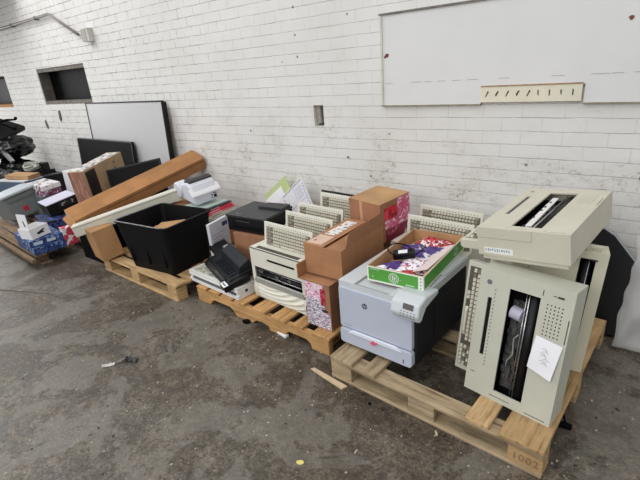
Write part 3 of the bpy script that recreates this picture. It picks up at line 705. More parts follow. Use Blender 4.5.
# G: big open carton
w, d, h = .278, .488, .192
t = thing('cardboard_box', 'big brown open carton with white label, between the typewriters and the laser printer', 'box', (-1.643, 1.892, .446), (0, 0, -.3))
b = MB(); b.box((0, 0, 0), (w, .005, h)); b.box((0, d-.005, 0), (w, d, h)); b.box((0, .005, 0), (.005, d-.005, h)); b.box((w-.005, .005, 0), (w, d-.005, h)); b.box((.005, .005, 0), (w-.005, d-.005, .005)); b.build('body', m_card, t, bevel=.002)
b = MB(); b.box((0, .0, h), (.15, d, h+.005), M=Matrix.Translation((0, 0, 0))); fl = b.build('flap', m_card, t, bevel=.0015)
b = MB(); b.box((.03, .18, h+.005), (.11, .44, h+.0062)); b.build('shipping_label', m_shiplab, fl)
b = MB(); b.box((.01, .02, h+.005), (.12, .16, h+.006)); b.build('shipping_label', plain((214, 184, 164), .6, .12, 30), fl)
b = MB(); b.box((.152, .02, h-.012), (w-.006, d-.02, h-.007)); b.build('flap', m_card, t, bevel=.0015)
Mf = Matrix.Translation((w-.003, 0, h)) @ Matrix.Rotation(R(-4), 4, 'Y')
b = MB(); b.prism([(.05, 0), (.095, .075), (.47, .085), (.488, 0)], -.0025, .0025, ax='x', M=Mf); fr = b.build('flap', m_cardr, t, bevel=.0015)
b = MB(); b.box((-.0065, .10, .01), (-.0028, .19, .05), M=Mf); b.build('shipping_label', m_shiplab, fr)
b = MB(); b.box((.035, .06, h+.005), (.05, .075, h+.007)); b.build('tape', plain((120, 70, 50), .6, .1, 9), fl)
# H: carton with pink side
t = carton('tall brown carton with pink and red printed side, leaning at the wall end', (-1.655, 2.442, .494), (3.4, .4, -12), .285, .301, .28, m_cardr)
m_pinkp = printed((214, 110, 150), [(236, 190, 206), (196, 80, 110)], 38, .6, 'pink print')
m_redblk = printed((196, 26, 52), [(222, 60, 84), (150, 16, 36)], 26, .7, 'red print')
face_panel(t, 'top_sheet', 'top', 0, 0, .285, .301, m_cardin, .285, .301, .28)
face_panel(t, 'pink_print', 'right', .17, .09, .295, .275, m_pinkp, .285)
face_panel(t, 'pink_print', 'right', .04, .09, .17, .15, m_pinkp, .285)
face_panel(t, 'red_print', 'right', .04, .155, .165, .24, m_redblk, .285, off=.0012)
face_panel(t, 'maroon_print', 'right', .04, .0, .295, .088, printed((128, 38, 60), [(190, 100, 120)], 40, .8, 'maroon print'), .285)
face_panel(t, 'tape', 'front', .1, .0, .125, .28, plain((196, 150, 118), .35, .05, 5), off=.0008)
carton('plain brown carton under the pink sided carton, behind the open one', (-1.63, 2.46, .128), (0, 0, -5), .24, .26, .352, m_cardr)
# J: flat white printer base
m_manual = printed((214, 214, 200), [(170, 176, 158), (196, 190, 150), (150, 150, 150)], 22, .62, 'scuffed label sheet')
t = thing('flat_scanner', 'flat white office machine lying low on the front left of the middle pallet', 'office machine', (-2.821, 1.84, .129), (0, 0, -4.6))
w, d, h = .608, .25, .092
b = MB(); b.prism([(-.0, .0), (.0, .03), (.012, .032), (.012, .05), (.0, .055), (.0, h-.02), (.02, h-.012), (d, h-.012), (d, 0)], 0, w, ax='x'); b.build('body', plain((226, 226, 226), .45, .06, 6), t, bevel=.004)
b = MB(); b.plate((0, w), (0, d), h-.012, h, [(.03, .03, w-.1, d-.02)], ax='z'); b.build('lid_frame', plain((220, 220, 212), .45, .06, 6), t, bevel=.003)
b = MB(); b.box((.032, .032, h-.012), (w-.102, d-.022, h-.005)); b.build('instruction_sheet', m_manual, t)
b = MB(); b.box((.05, -.002, .034), (w-.03, .010, .048)); b.build('front_slot', m_midgrey, t)
b = MB(); b.cyl((w-.001, .08, .05), (w+.004, .08, .05), .012, 16); b.build('button', m_dark, t)
# K: black tray assembly lying on it
t = thing('printer_tray', 'black plastic printer tray tipped over on the flat white machine', 'printer part', (-2.76, 1.955, .225), (13, 2, -22))
b = MB(); b.prism([(.0, .0), (.0, .03), (.05, .055), (.09, .05), (.24, .06), (.26, .0)], .02, .50, ax='x'); b.build('tray_body', plain((20, 22, 22), .55, .25, 12, spec=.25), t, bevel=.005)
b = MB(); b.box((-.13, .10, .048), (.10, .25, .058), M=Matrix.Rotation(R(6), 4, 'Y')); pc = b.build('side_flap', m_black, t, bevel=.003)
b = MB(); b.box((-.03, .19, .0582), (.03, .24, .0592), M=Matrix.Rotation(R(6), 4, 'Y')); b.build('printed_label', printed((90, 90, 92), [(190, 190, 190)], 150, .6, 'small print'), pc)
b = MB(); b.box((.44, -.02, -.0), (.54, .18, .045)); b.build('end_block', m_black, t, bevel=.004)
b = MB(); b.cyl((.10, .02, .045), (.45, .02, .045), .018, 14); b.build('roller', m_dark, t, smooth=True)
b = MB(); b.box((.455, -.018, .0455), (.535, .018, .047)); lb = b.build('white_label', m_white, t)
b = MB(); b.box((.465, -.006, .0471), (.525, .006, .0478)); b.build('label_print', m_midgrey, lb)
b = MB()
b.box((.14, .06, .05), (.45, .15, .058))
for k in range(9): b.box((.16+k*.032, .06, .052), (.168+k*.032, .15, .068))
b.build('ribbed_plate', m_charcoal, t, bevel=.002)
b = MB(); b.prism([(.12, .04), (.15, .10), (.235, .125), (.25, .05)], .10, .48, ax='x'); b.build('hood', m_charcoal, t, bevel=.006)
# L: black inkjet all-in-one on its carton
t = thing('inkjet_printer', 'black flatbed inkjet printer sitting on a brown carton near the wall', 'printer', (-2.67, 2.184, .461), (0, 0, 3.8))
w, d, h = .40, .338, .149
b = MB(); b.prism([(.0, .0), (-.004, .07), (.0, h-.03), (d, h-.03), (d, 0)], 0, w, ax='x'); b.build('body', m_black, t, bevel=.008, seg=3)
b = MB(); b.box((-.006, -.012, h-.03), (w+.006, d, h-.008)); ld = b.build('lid', plain((48, 49, 52), .45, .12, 9), t, bevel=.007, seg=3)
b = MB(); b.prism([(.17, .19), (.19, .3), (.4, .32), (.41, .2)], h-.008, h+.012, ax='z'); b.build('document_cover', plain((44, 45, 48), .5, .12, 9), ld, bevel=.004)
b = MB(); b.cyl((.09, .03, h-.008), (.09, .03, h-.0065), .008, 16); text_into(b, 'hp', .02, Matrix.Translation((.12, .03, h-.0075)), ext=.0004); b.build('logo', m_grey, ld)
b = MB(); b.box((.06, -.008, .03), (.34, -.002, .05)); b.box((.05, -.005, .078), (.2, -.001, .082)); b.build('paper_slot', m_matte, t)
b = MB()
for k in range(12): b.box((.10+.012*k, -.0052, .088), (.107+.012*k, -.003, .092))
b.build('front_lettering', m_midgrey, t)
carton('brown carton carrying the black inkjet printer', (-2.60, 2.16, .128), (0, 0, 2), .36, .33, .332, m_cardr)
# N, O, P stack
t = carton('upright white carton with small dark blue logo, between tub and black tray', (-2.812, 2.10, .128), (0, 0, 12), .001, .001, .001, m_white)
for c_ in kids(t): bpy.data.objects.remove(c_)
m_wcar = plain((212, 214, 222), .5, .05, 6)
b = MB(); b.box((-.03, 0, 0), (0, .25, .378)); b.build('body', m_wcar, t, bevel=.003)
b = MB(); b.box((0, .165, .31), (.0015, .235, .345)); b.build('blue_logo', plain((46, 56, 110), .5, .1, 9), t)
b = MB()
for k in range(6): b.box((0, .02, .12+.03*k), (.0012, .14+.05*(k % 2), .124+.03*k))
b.build('faint_lettering', m_grey, t)
carton('brown carton hidden behind the black tub, holding the stack of thin boxes', (-3.36, 2.31, .147), (0, 0, 0), .30, .32, .285, m_cardr)
carton('brown carton behind the black tub, holding the small white printer', (-3.68, 2.31, .147), (0, 0, 0), .30, .32, .39, m_cardr)
zz = .433
for i, (hh, colr, nm) in enumerate([(.02, (176, 186, 168), 'grey green bottom'), (.022, (222, 214, 192), 'cream'), (.02, (232, 110, 134), 'pale pink'), (.022, (222, 44, 78), 'crimson'), (.012, (30, 30, 34), 'thin black'), (.014, (196, 214, 204), 'pale green topmost')]):
    t = thing('thin_box', nm+' flat box in the stack beneath the small white printer', 'box', (-3.05-.004*i-(.04 if i == 5 else 0), 2.285+.010*((i*7) % 3)-(.02 if i == 5 else 0), zz), (0, 0, 92+2*((i*5) % 3)), 'thin flat boxes stacked behind the tub')
    b = MB(); b.box((0, 0, 0), (.33-.012*(i % 2), .27, hh-.001)); b.build('body', plain(colr, .5, .1, 9), t, bevel=.0015)
    b = MB(); b.box((.04, -.0008, hh*.35), (.16, 0, hh*.6)); b.build('print_strip', m_gw if i not in (1, 5) else m_midgrey, t)
    zz += hh
t = thing('small_printer', 'small rounded white photo printer at the back corner of the black tub', 'printer', (-3.197, 2.276, .555), (6, -5, 78))
b = MB()
pr = [(-.0, .0), (.0, .09), (.012, .11), (.06, .165), (.12, .185), (.2, .17), (.30, .12), (.34, .06), (.33, 0)]
b.prism(pr, 0.02, .27, ax='x'); b.build('body', m_wcar, t, bevel=.02, seg=4)
b = MB(); b.prism([(-.006, .085), (.0, .10), (.05, .15), (.06, .14), (.012, .085)], 0.0, .285, ax='x'); b.build('hood', m_white, t, bevel=.006, seg=3)
b = MB(); b.prism([(.10, .178), (.10, .194), (.15, .20), (.2, .186), (.2, .17)], .04, .27, ax='x'); b.build('paper_slot', m_dark, t, bevel=.004)
b = MB(); b.cyl((.0, .30, .08), (.10, .30, .085), .075, 22); b.build('side_dome', m_wcar, t, smooth=False, bevel=.015, seg=3)
b = MB(); b.box((.205, -.006, .03), (.23, .001, .055)); b.box((.18, -.006, .055), (.19, .001, .063)); b.box((.20, -.006, .07), (.212, .001, .078)); b.box((.222, -.006, .065), (.23, .001, .072)); b.box((.18, -.006, .03), (.187, .001, .038)); b.build('card_reader', m_black, t)
# Q: printed sheet box + green folder by the wall
t = thing('printed_booklet', 'white printed form standing on its corner against the wall, behind the typewriters', 'booklet', (-2.72, 2.9, .53), (-8, -37, -9))
b = MB(); b.box((-.20, 0, -.16), (0, .014, 0)); b.box((0, 0, -.26), (.36, .014, 0)); b.build('pages', plain((226, 226, 232), .6, .04, 8), t, bevel=.001)
b = MB()
for k in range(14): b.box((.01+k*.0245, -.001, -.018), (.024+k*.0245, 0, -.008))
for k in range(9): b.box((.01, -.001, -.25+.024*k), (.018, 0, -.236+.024*k)); b.box((.342, -.001, -.25+.024*k), (.35, 0, -.236+.024*k))
b.box((.2, -.001, -.17), (.202, 0, -.02)); b.box((.06, -.001, -.175), (.34, 0, -.173))
b.build('form_marks', m_midgrey, t)
b = MB()
for k in range(7): b.box((.22, -.001, -.05-.016*k), (.31+.02*(k % 2), 0, -.046-.016*k))
b.build('ruled_lines', plain((170, 170, 196), .6, .1, 8), t)
t = thing('green_folder', 'pale green folder with white edge behind the printed form by the wall', 'folder', (-2.99, 2.945, .50), (-8, -36, -4))
b = MB(); b.box((0, 0, -.16), (.38, .008, 0)); b.build('cover', plain((190, 206, 146), .6, .06, 9), t)
b = MB(); b.box((.0, -.004, -.16), (.28, -.0005, -.05)); b.build('inner_sheet', m_paper, t)
carton('brown carton hidden under the printed form, close to the wall', (-2.62, 2.66, .128), (0, 0, 0), .30, .24, .24, m_cardr)

# ------------------------------------------------------------ black tub
t = thing('storage_tub', 'big black open plastic tub on the pale pine pallet', 'tub', (-3.53, 1.703, .149), (0, 0, 5.5))
w, d, h = .62, .50, .41
def lerp2(z): return 0.035*(1-z/h)
b = MB()
def ring(z, ins, out=0):
    e = .045*(1-z/h)+ins-out
    return [(x, y, z) for x, y in [(p[0], p[1]) for p in rr(e, e, w-e, d-e, .04)]]
rs = [ring(0, 0), ring(h, 0), ring(h, 0, .012), ring(h+.012, 0, .012), ring(h+.012, .008), ring(.012, .01)]
vs = [p for r_ in rs for p in r_]; n = len(rs[0]); fs = []
for k in range(len(rs)-1): fs += [(k*n+i, k*n+(i+1) % n, (k+1)*n+(i+1) % n, (k+1)*n+i) for i in range(n)]
fs += [tuple(range(n-1, -1, -1)), tuple((len(rs)-1)*n+i for i in range(n))]
b.add(vs, fs); b.build('body', plain((10, 10, 13), .6, .15, 8, spec=.2), t)
for x in (.1, .3, .5):
    b = MB(); b.box((x, .020, .06), (x+.012, .04, h-.02)); b.build('rib', plain((12, 12, 15), .6, .15, 8, spec=.2), t, bevel=.003)
b = MB(); rnd = random.Random(5)
pth = [(-.012, .44-.05*k, h+.013) for k in range(9)]+[(.02+.07*k, -.010, h+.014+.002*rnd.random()) for k in range(9)]
b.tube(pth, .005, 6); b.build('scuffed_rim', plain((140, 142, 138), .6, .6, 50), t, smooth=True)
b = MB(); b.box((0, 0, 0), (.3, .24, .006)); b.box((.02, .24, 0), (.28, .3, .006), M=Matrix.Rotation(R(0), 4, 'X'))
o = b.build('cardboard_piece', m_cardin, None, loc=(-3.37, 1.80, .40), rot=(6, -8, 20)); tag(o, 'loose piece of brown cardboard inside the black tub', 'cardboard')
carton('brown carton inside the black tub, beneath the loose cardboard', (-3.38, 1.82, .17), (0, 0, 8), .36, .26, .2, m_cardr)
# S: brown box to the left of the tub
carton('tilted brown carton at the left end of the pine pallet, against the black tub', (-3.80, 1.655, .153), (-4, -7, 79.3), .19, .27, .29, card((186, 142, 98)))
# T: long box, U: trunking
t = thing('long_box', 'very long narrow brown carton leaning across the top of the tub', 'box', (-4.17, 1.676, .377), (20, -12.6, 79.7))
w, d, h = 1.414, .219, .132
b = MB(); b.box((0, 0, 0), (w, d, h)); b.build('body', m_cardlong, t, bevel=.004)
b = MB(); b.prism([(.02, .0), (w-.004, .0), (w-.004, -.006), (.3, -.004)], h+.0, h+.003, ax='z')
b = MB(); b.box((.30, -.0015, h*.72), (w-.002, 0, h*.76), M=Matrix.Rotation(R(-.0), 4, 'Y')); b.build('flap_gap', plain((56, 34, 20), .9, .2, 9), t)
b = MB(); b.prism([(0, 0), (-.05, .03), (-.05, d-.03), (0, d)], h*.5-.003, h*.5+.003, ax='z'); b.build('end_flap', m_cardlong, t)
face_panel(t, 'end_sheet', 'left', .006, .006, d-.006, h-.006, plain((196, 170, 130), .7, .2, 9))
t = thing('plastic_trunking', 'long cream plastic trunking resting below the long brown carton', 'trunking', (-4.086, 1.601, .358), (1.2, -12.3, 51.6))
w, d, h = .975+.05, .08, .108
m_tr = plain((200, 197, 182), .45, .06, 6)
b = MB(); b.box((0, 0, 0), (w, d, .085)); b.build('channel', m_tr, t, bevel=.004)
b = MB(); b.box((0, -.005, .088), (w, d+.004, h)); b.build('lid', plain((212, 209, 196), .45, .05, 6), t, bevel=.005)
b = MB(); b.box((-.002, .01, .01), (0, d-.01, .08)); b.build('end_cap', plain((168, 160, 140), .6, .1, 6), t)

# ------------------------------------------------------------ W, V, tv, whiteboard
t = thing('printer_carton', 'tall carton with black panel on its side, standing in front of the black television', 'box', (-4.665, 2.115, .12), (-.3, -5.5, 116.9))
w, d, h = .70, .177, .70
b = MB(); b.box((0, 0, 0), (w, d, h)); b.build('body', card((186, 158, 124)), t, bevel=.003)
b = MB(); b.box((.03, -.0015, .0), (.19, 0, h-.02)); b.build('black_panel', plain((40, 30, 30), .5, .2, 9), t)
b = MB(); text_into(b, 'CA', .07, TF(.53, -.0012, h-.09) @ Matrix.Rotation(R(90), 4, 'Z')); b.build('lettering', m_dark, t)
face_panel(t, 'top_print', 'top', .02, .01, w-.02, d-.01, printed((222, 218, 214), [(120, 120, 130), (196, 190, 180)], 22, .62, 'printed lid'), w, d, h)
face_panel(t, 'brown_end', 'left', .004, .004, d-.004, h-.004, printed((160, 118, 98), [(174, 134, 112), (140, 96, 80)], 16, .6, 'brown print', (4, 4, .6)))
t = thing('computer_monitor', 'black flat monitor tilted behind the long brown carton', 'monitor', (-4.64, 2.30, .40), (-14.8, -8.1, 38.7))
b = MB(); b.box((0, 0, 0), (.603, .035, .375)); b.build('housing', m_black, t, bevel=.006)
b = MB(); b.box((.018, -.0015, .02), (.585, 0, .357)); b.build('screen', plain((12, 12, 14), .5, .1, 5, spec=.1), t)
b = MB(); b.cyl((.3, -.002, .23), (.3, -.0035, .23), .012, 16); b.build('logo', m_grey, t)
carton('brown carton on the floor propping the black monitor, mostly hidden', (-4.66, 2.30, 0), (0, 0, 0), .5, .38, .39, m_cardr)
t = thing('television', 'large black flat television leaning below the whiteboard', 'television', (-6.36, 2.80, .14), (-5, .5, 0))
w, h = 1.33, .83
b = MB(); b.box((0, 0, 0), (w, .04, h)); b.build('housing', m_black, t, bevel=.008)
b = MB(); b.box((.015, -.002, .02), (w-.015, 0, h-.015)); b.build('screen', plain((13, 13, 15), .5, .35, 2.5, spec=.1), t)
b = MB(); b.plate((0, w), (0, h), -.004, .0, [(.008, .012, w-.008, h-.008)]); b.build('bezel', plain((90, 92, 92), .35, .2, 9), t)
t = thing('whiteboard', 'white marker board with thin black frame leaning on the brick wall', 'whiteboard', (-6.06, 2.90, .22), (-3.0, 0, 0))
w, h = 1.68, 1.19
b = MB(); b.box((.01, 0, .01), (w-.01, .02, h-.01)); b.build('board', plain((196, 196, 197), .35, .02, 2), t)
for a, c in (((0, -.006, 0), (w, .026, .014)), ((0, -.006, h-.014), (w, .026, h)), ((0, -.006, .014), (.014, .026, h-.014)), ((w-.014, -.006, .014), (w+.004, .05, h-.014))):
    b = MB(); b.box(a, c); b.build('frame_rail', m_black, t)
# ------------------------------------------------------------ right: black panel in plastic
t = thing('black_panel', 'black rounded panel with grey rim leaning on the wall at the right edge', 'panel', (0, 0, 0))
pl = [(-.55, .0), (-.026, .0), (.0, .045), (.012, .40), (.004, .43), (-.018, .455), (-.145, .59), (-.20, .62), (-.55, .66)]
Mp = Matrix.Translation((0, 2.735, .012)) @ Matrix.Rotation(R(-4), 4, 'Z') @ Matrix.Rotation(R(-20), 4, 'X')
b = MB(); b.prism(pl, 0, .03, M=Mp); b.build('panel_sheet', plain((12, 13, 18), .45, .3, 4, spec=.25), t, bevel=.006)
b = MB(); b.tube([tuple(Mp @ V((p[0], .012, p[1]))) for p in pl[1:8]], .011, 8); b.build('rim', m_grey, t, smooth=True)
m_ps, nt, bb = nodes_of('clear plastic sheet'); bb.inputs['Base Color'].default_value = lin((222, 220, 218)); bb.inputs['Roughness'].default_value = .35
bb.inputs['Alpha'].default_value = .33
bump(nt, bb, noise_n(nt, coords(nt), 16, 4), .6, .01)
b = MB()
def sheet(u, v):
    x = -.01+u*.5-.03*(1-v)*(1-u); z = .02+v*(.60-.06*u); y = 2.68+.27*v+.03*noise.noise(V((u*7, v*5, 2)))-.05*(1-v)
    return (x+.025*noise.noise(V((v*6, 3, u*3))), min(y, 3.03), z)
b.grid(sheet, 24, 24); o = b.build('plastic_sheet', m_ps, None, smooth=True, solid=.0008)
tag(o, 'crumpled translucent plastic sheet against the wall at the right edge', 'plastic sheet')
b = MB(); b.tube([(-.20, 1.93, .15), (-.17, 1.90, .10), (-.155, 1.88, .05), (-.145, 1.885, .012), (-.12, 1.875, .008)], .006, 6); t = thing('power_cable', 'short black cable end hanging off the right side of the weathered pallet', 'cable')
b.build('cord', m_matte, t, smooth=True)
b = MB(); b.box((-.165, 1.855, .0), (-.115, 1.885, .016)); b.build('plug', m_matte, t, bevel=.004)

# ------------------------------------------------------------ far left heap
m_blueprint = printed((40, 60, 112), [(130, 156, 196), (26, 36, 72), (60, 90, 150)], 34, .74, 'blue printed card')
m_bluedk = printed((30, 36, 70), [(24, 24, 34), (60, 80, 140)], 18, .6, 'dark blue printed card')
t = carton('flat blue and white printed box at the front of the far left pile', (-4.70, 1.43, .122), (0, 0, 86), .30, .50, .075, m_blueprint)
t = carton('second blue printed box, lying on the flat blue box', (-4.72, 1.42, .198), (0, 0, 85), .31, .50, .07, m_blueprint)
for k in range(2): face_panel(t, 'pale_lettering', 'front', .03+.12*k, .02, .11+.12*k, .05, plain((190, 206, 226), .5, .1, 20), off=.0015)
t = thing('open_box', 'small open white box with black drawing on it, on top of the blue boxes', 'box', (-4.73, 1.46, .272), (-2, -4, 100))
w, d, h = .19, .19, .105
b = MB(); b.box((0, 0, 0), (w, .004, h)); b.box((0, d-.004, 0), (w, d, h)); b.box((0, .004, 0), (.004, d-.004, h)); b.box((w-.004, .004, 0), (w, d-.004, h)); b.box((.004, .004, 0), (w-.004, d-.004, .004)); b.build('body', m_white, t)
b = MB(); b.box((-.004, .0, h-.0), (.0, d*.8, h+.15), M=Matrix.Rotation(R(6), 4, 'Y')); b.build('raised_flap', m_white, t)
b = MB(); b.prism([(.06, .05), (.13, .07), (.15, .062), (.12, .05), (.14, .035), (.07, .03)], -.0015, 0); b.build('drawing', m_dark, t)
b = MB(); b.prism([(.04, h+.03), (.06, h+.09), (.07, h+.085), (.06, h+.03)], -.006, -.004, ax='x', M=Matrix.Rotation(R(6), 4, 'Y')); b.build('drawing', m_dark, t)
t = carton('dark blue box under the black and white one in the far left pile', (-5.12, 1.76, .12), (0, 0, 84), .40, .42, .18, m_bluedk)
t = carton('black box with glossy white lid, in the middle of the far left pile', (-5.25, 1.87, .303), (0, -10, 83.4), .33, .30, .13, m_black)
face_panel(t, 'white_lid', 'top', 0, 0, .33, .30, plain((206, 204, 222), .4, .05, 9), .33, .30, .13, off=.008)
face_panel(t, 'white_marks', 'front', .12, .06, .3, .11, printed((20, 20, 24), [(170, 170, 176)], 70, .8, 'sparse print'))
t = thing('storage_crate', 'grey plastic crate with pale folded lid, at the front left of the far pile', 'crate', (-6.08, 1.752, .165), (-4.2, -8.1, 98.9))
w, d, h = .44, .32, .285
b = MB(); b.prism([(.03, 0), (w-.03, 0), (w, h), (0, h)], 0, d, ax='y'); b.build('body', plain((120, 126, 126), .5, .1, 6), t, bevel=.006)
b = MB(); b.box((-.02, -.03, h), (w+.01, d+.01, h+.035)); b.build('lid', plain((184, 190, 194), .45, .06, 6), t, bevel=.012, seg=3)
b = MB(); b.box((.17, -.003, .06), (.23, 0, .12)); b.build('red_sticker', plain((200, 40, 70), .5, .1, 9), t)
b = MB(); b.box((.05, -.006, h-.08), (w-.05, 0, h-.055)); b.build('handle_rib', m_midgrey, t)
carton('grey carton raised under the maroon printed box, mostly hidden', (-5.88, 2.05, .12), (0, 0, 87), .26, .5, .29, m_midgrey)
t = carton('maroon and white printed box in the far left pile', (-5.863, 2.079, .412), (0, 0, 87.4), .214, .48, .06, printed((104, 52, 74), [(214, 208, 214), (140, 90, 120)], 20, .6, 'maroon printed card'))
t = carton('white printed box topmost over the maroon one', (-5.865, 2.085, .474), (0, -4, 89), .22, .46, .058, printed((222, 216, 216), [(110, 100, 104)], 26, .78, 'white printed card'))
t = carton('blue grey flat case at the left edge of the far pile', (-6.856, 1.916, .428), (-1.8, 1.6, 22.3), .475, .3, .12, plain((80, 96, 116), .45, .12, 6))
face_panel(t, 'white_edge', 'top', 0, 0, .475, .3, plain((206, 206, 206), .5, .15, 12), .475, .3, .12, off=.012)
carton('dark carton under the blue grey case at the far left', (-6.86, 1.93, .122), (0, 0, 22), .45, .3, .303, m_dark)
carton('small flat piece of brown box lying over the blue grey case', (-6.78, 2.02, .565), (0, 3, 25), .36, .2, .05, card((190, 150, 110)))
t = carton('tall plain white carton behind the far left pile, left of the black panel carton', (-5.80, 2.32, .152), (0, 4, 0), .46, .22, .53, plain((214, 212, 216), .55, .05, 6))
carton('black carton on the floor under the left ends of the long carton and trunking', (-4.52, 1.80, 0), (0, 0, 0), .40, .34, .34, m_matte)
# black bags / chair heap
def blob(name, label, cat, c, r, seed, mat, amp=.35, fr=2.2):
    import bmesh
    bm = bmesh.new(); bmesh.ops.create_icosphere(bm, subdivisions=5, radius=1)
    for v in bm.verts:
        n = noise.fractal(v.co*fr+V((seed, seed*2, 0)), .8, 2.2, 4)
        k = 1+amp*n; v.co = V((v.co.x*r[0]*k, v.co.y*r[1]*k, max(v.co.z*k, -.86)*r[2]))
    me = bpy.data.meshes.new(name); bm.to_mesh(me); bm.free(); me.materials.append(mat)
    for p in me.polygons: p.use_smooth = True
    o = bpy.data.objects.new(name, me); C.objects.link(o); o.location = c; return tag(o, label, cat)
m_bag = plain((8, 8, 10), .26, .2, 8, spec=.4)
def cut(o, dx): return o
blob('rubbish_bag', 'large shiny black bin bag at the bottom of the left edge heap', 'bag', (-7.75, 2.46, .33), (.46, .36, .36), 3, m_bag, .16, 1.5)
blob('rubbish_bag', 'black bin bag stacked on top of the lower one at the left edge', 'bag', (-7.85, 2.54, .84), (.34, .32, .18), 11, m_bag, .18, 1.5)
t = thing('office_chair', 'upturned black office chair on the bags at the left edge', 'chair', (-7.95, 2.5, 1.10), (14, 20, 30))
b = MB(); b.prism(rr(-.25, -.03, .25, .05, .03), -.24, .24); b.build('seat', m_black, t, bevel=.01)
for k in range(5):
    a = k*2*math.pi/5; b = MB(); b.tube([(0, 0, .11), (.15*math.cos(a), .15*math.sin(a), .12), (.28*math.cos(a), .28*math.sin(a), .09)], [.022, .018, .012], 8); lg = b.build('leg', m_matte, t, smooth=True)
    b = MB(); b.cyl((.28*math.cos(a)-.012, .28*math.sin(a), .11), (.28*math.cos(a)+.012, .28*math.sin(a), .11), .025, 12); b.build('caster', m_matte, lg, bevel=.004)
b = MB(); b.cyl((0, 0, .05), (0, 0, .12), .025, 12); b.build('gas_lift', m_chrome, t, smooth=True)
b = MB(); b.prism([(.0, 0), (.55, -.40), (.57, -.37), (.05, .04)], -.02, .03); t2 = tag(b.build('chrome_rail', m_chrome, None, loc=(-7.95, 2.3, 1.10), rot=(0, 4, 8)), 'silver metal rail lying over the black bags at the left edge', 'rail')
rnd = random.Random(21)
m_cab = plain((168, 168, 158), .5, .2, 20)
for i, (cx, cy, cz, colr) in enumerate(((-7.15, 2.50, .60, m_cab), (-6.65, 2.50, .55, m_matte), (-6.92, 2.42, .60, m_cab))):
    b = MB(); p = []
    for k in range(70):
        a = k*.42+i; q = .09+.07*noise.noise(V((k*.13, i*5, 1)))
        p.append((cx+q*1.3*math.cos(a), cy+q*.8*math.sin(a), cz+.05*noise.noise(V((k*.2, 3, i)))+.0006*k))
    b.tube(p, .011, 6)
    tag(b.build('cable_coil', colr, None, smooth=True), ('pale grey coil of cable nearest the black bags at the far left', 'black coil of cable on the far left pile near the wall', 'pale grey coil of cable between the other two coils at the far left')[i], 'cable')
carton('dark grey box holding the cable coils at the back of the far left pile', (-7.2, 2.36, 0), (0, 0, 3), .54, .34, .5, m_dark)
t = thing('small_speaker', 'small black box shaped speaker on the far left pile, near the cables', 'speaker', (-7.22, 2.56, .502), (0, 0, 20))
b = MB(); b.box((0, 0, 0), (.15, .12, .12)); b.build('cabinet', m_black, t, bevel=.006)
b = MB(); b.cyl((.1, -.001, .08), (.1, -.004, .08), .02, 16); b.build('driver', m_grey, t)
t = carton('red and white small box under the end of the long carton', (-4.68, 1.72, .122), (0, 0, 84), .12, .09, .185, printed((196, 60, 80), [(226, 220, 222)], 25, .5, 'red and white card'))

# ------------------------------------------------------------ floor litter
def scrap(name, label, cat, x, y, w, d, h, rz, mat, seed=0):
    rn = random.Random(seed); n = 7
    pts = [(w*(.5+.2*rn.random())*math.cos(i*2*math.pi/n), d*(.5+.2*rn.random())*math.sin(i*2*math.pi/n)) for i in range(n)]
    b = MB(); b.prism(pts, 0, h, ax='z'); o = b.build(name, mat, None, loc=(x, y, .0005), rot=(0, 0, rz)); return tag(o, label, cat)
b = MB(); b.prism([(-1.415, 1.583), (-1.40, 1.60), (-1.15, 1.568), (-1.165, 1.535), (-1.30, 1.558)], .0, .008, ax='z'); tag(b.build("wood_splinter", plain((202, 180, 148), .8, .15, 20), None), 'long pale splinter of wood on the floor beside the weathered pallet', 'wood')
t = thing('foam_block', 'small white block on the floor in front of the middle pallet', 'foam', (-1.79, 1.765, 0), (0, 0, -10)); b = MB(); b.box((-.045, -.015, 0), (.045, .015, .02)); b.build('block', m_white, t, bevel=.004)
def crumple(name, label, cat, x, y, w, d, h, rz, mat, sd):
    b = MB(); b.grid(lambda u, v: ((u-.5)*w+.2*w*noise.noise(V((u*4, v*4, sd))), (v-.5)*d+.35*d*noise.noise(V((u*5, sd, v*5))), .002+h*abs(noise.noise(V((sd, u*4, v*4))))*1.6), 8, 5)
    return tag(b.build(name, mat, None, loc=(x, y, 0), rot=(0, 0, rz), solid=.0012), label, cat)
crumple('plastic_scrap', 'dark crumpled bit of litter on the open floor, left of centre', 'scrap', -2.455, 1.06, .085, .04, .02, 25, m_dark, 1.3)
crumple('paper_scrap', 'pale torn scrap beside the dark litter on the open floor', 'scrap', -2.535, .955, .075, .026, .016, 50, plain((206, 200, 190), .7, .1, 20), 4.1)
scrap('twig', 'thin brown twig of litter next to the pale scrap', 'scrap', -2.50, 1.02, .05, .02, .012, 80, m_keyd, 3)
scrap('paper_scrap', 'yellow paper scrap on the floor at the bottom of the view', 'scrap', -1.055, 1.045, .03, .022, .004, 30, plain((220, 208, 120), .7, .1, 20), 4)
scrap('plastic_scrap', 'black lump on the floor below the notched pallet rail', 'scrap', -2.12, 1.75, .045, .03, .02, 10, m_matte, 5)
scrap('wood_sliver', 'long brown sliver on the open floor, above the dark litter', 'scrap', -2.60, 1.36, .07, .012, .006, 60, m_keyd, 6)
scrap('wood_chip', 'pale chip on the floor in front of the weathered pallet', 'scrap', -.62, 1.52, .03, .008, .005, -50, plain((210, 196, 160), .7, .1, 20), 7)
scrap('plastic_scrap', 'dark pellet on the floor in front of the weathered pallet', 'scrap', -.98, 1.52, .014, .012, .008, 0, m_matte, 8)
rnd = random.Random(77); b = MB()
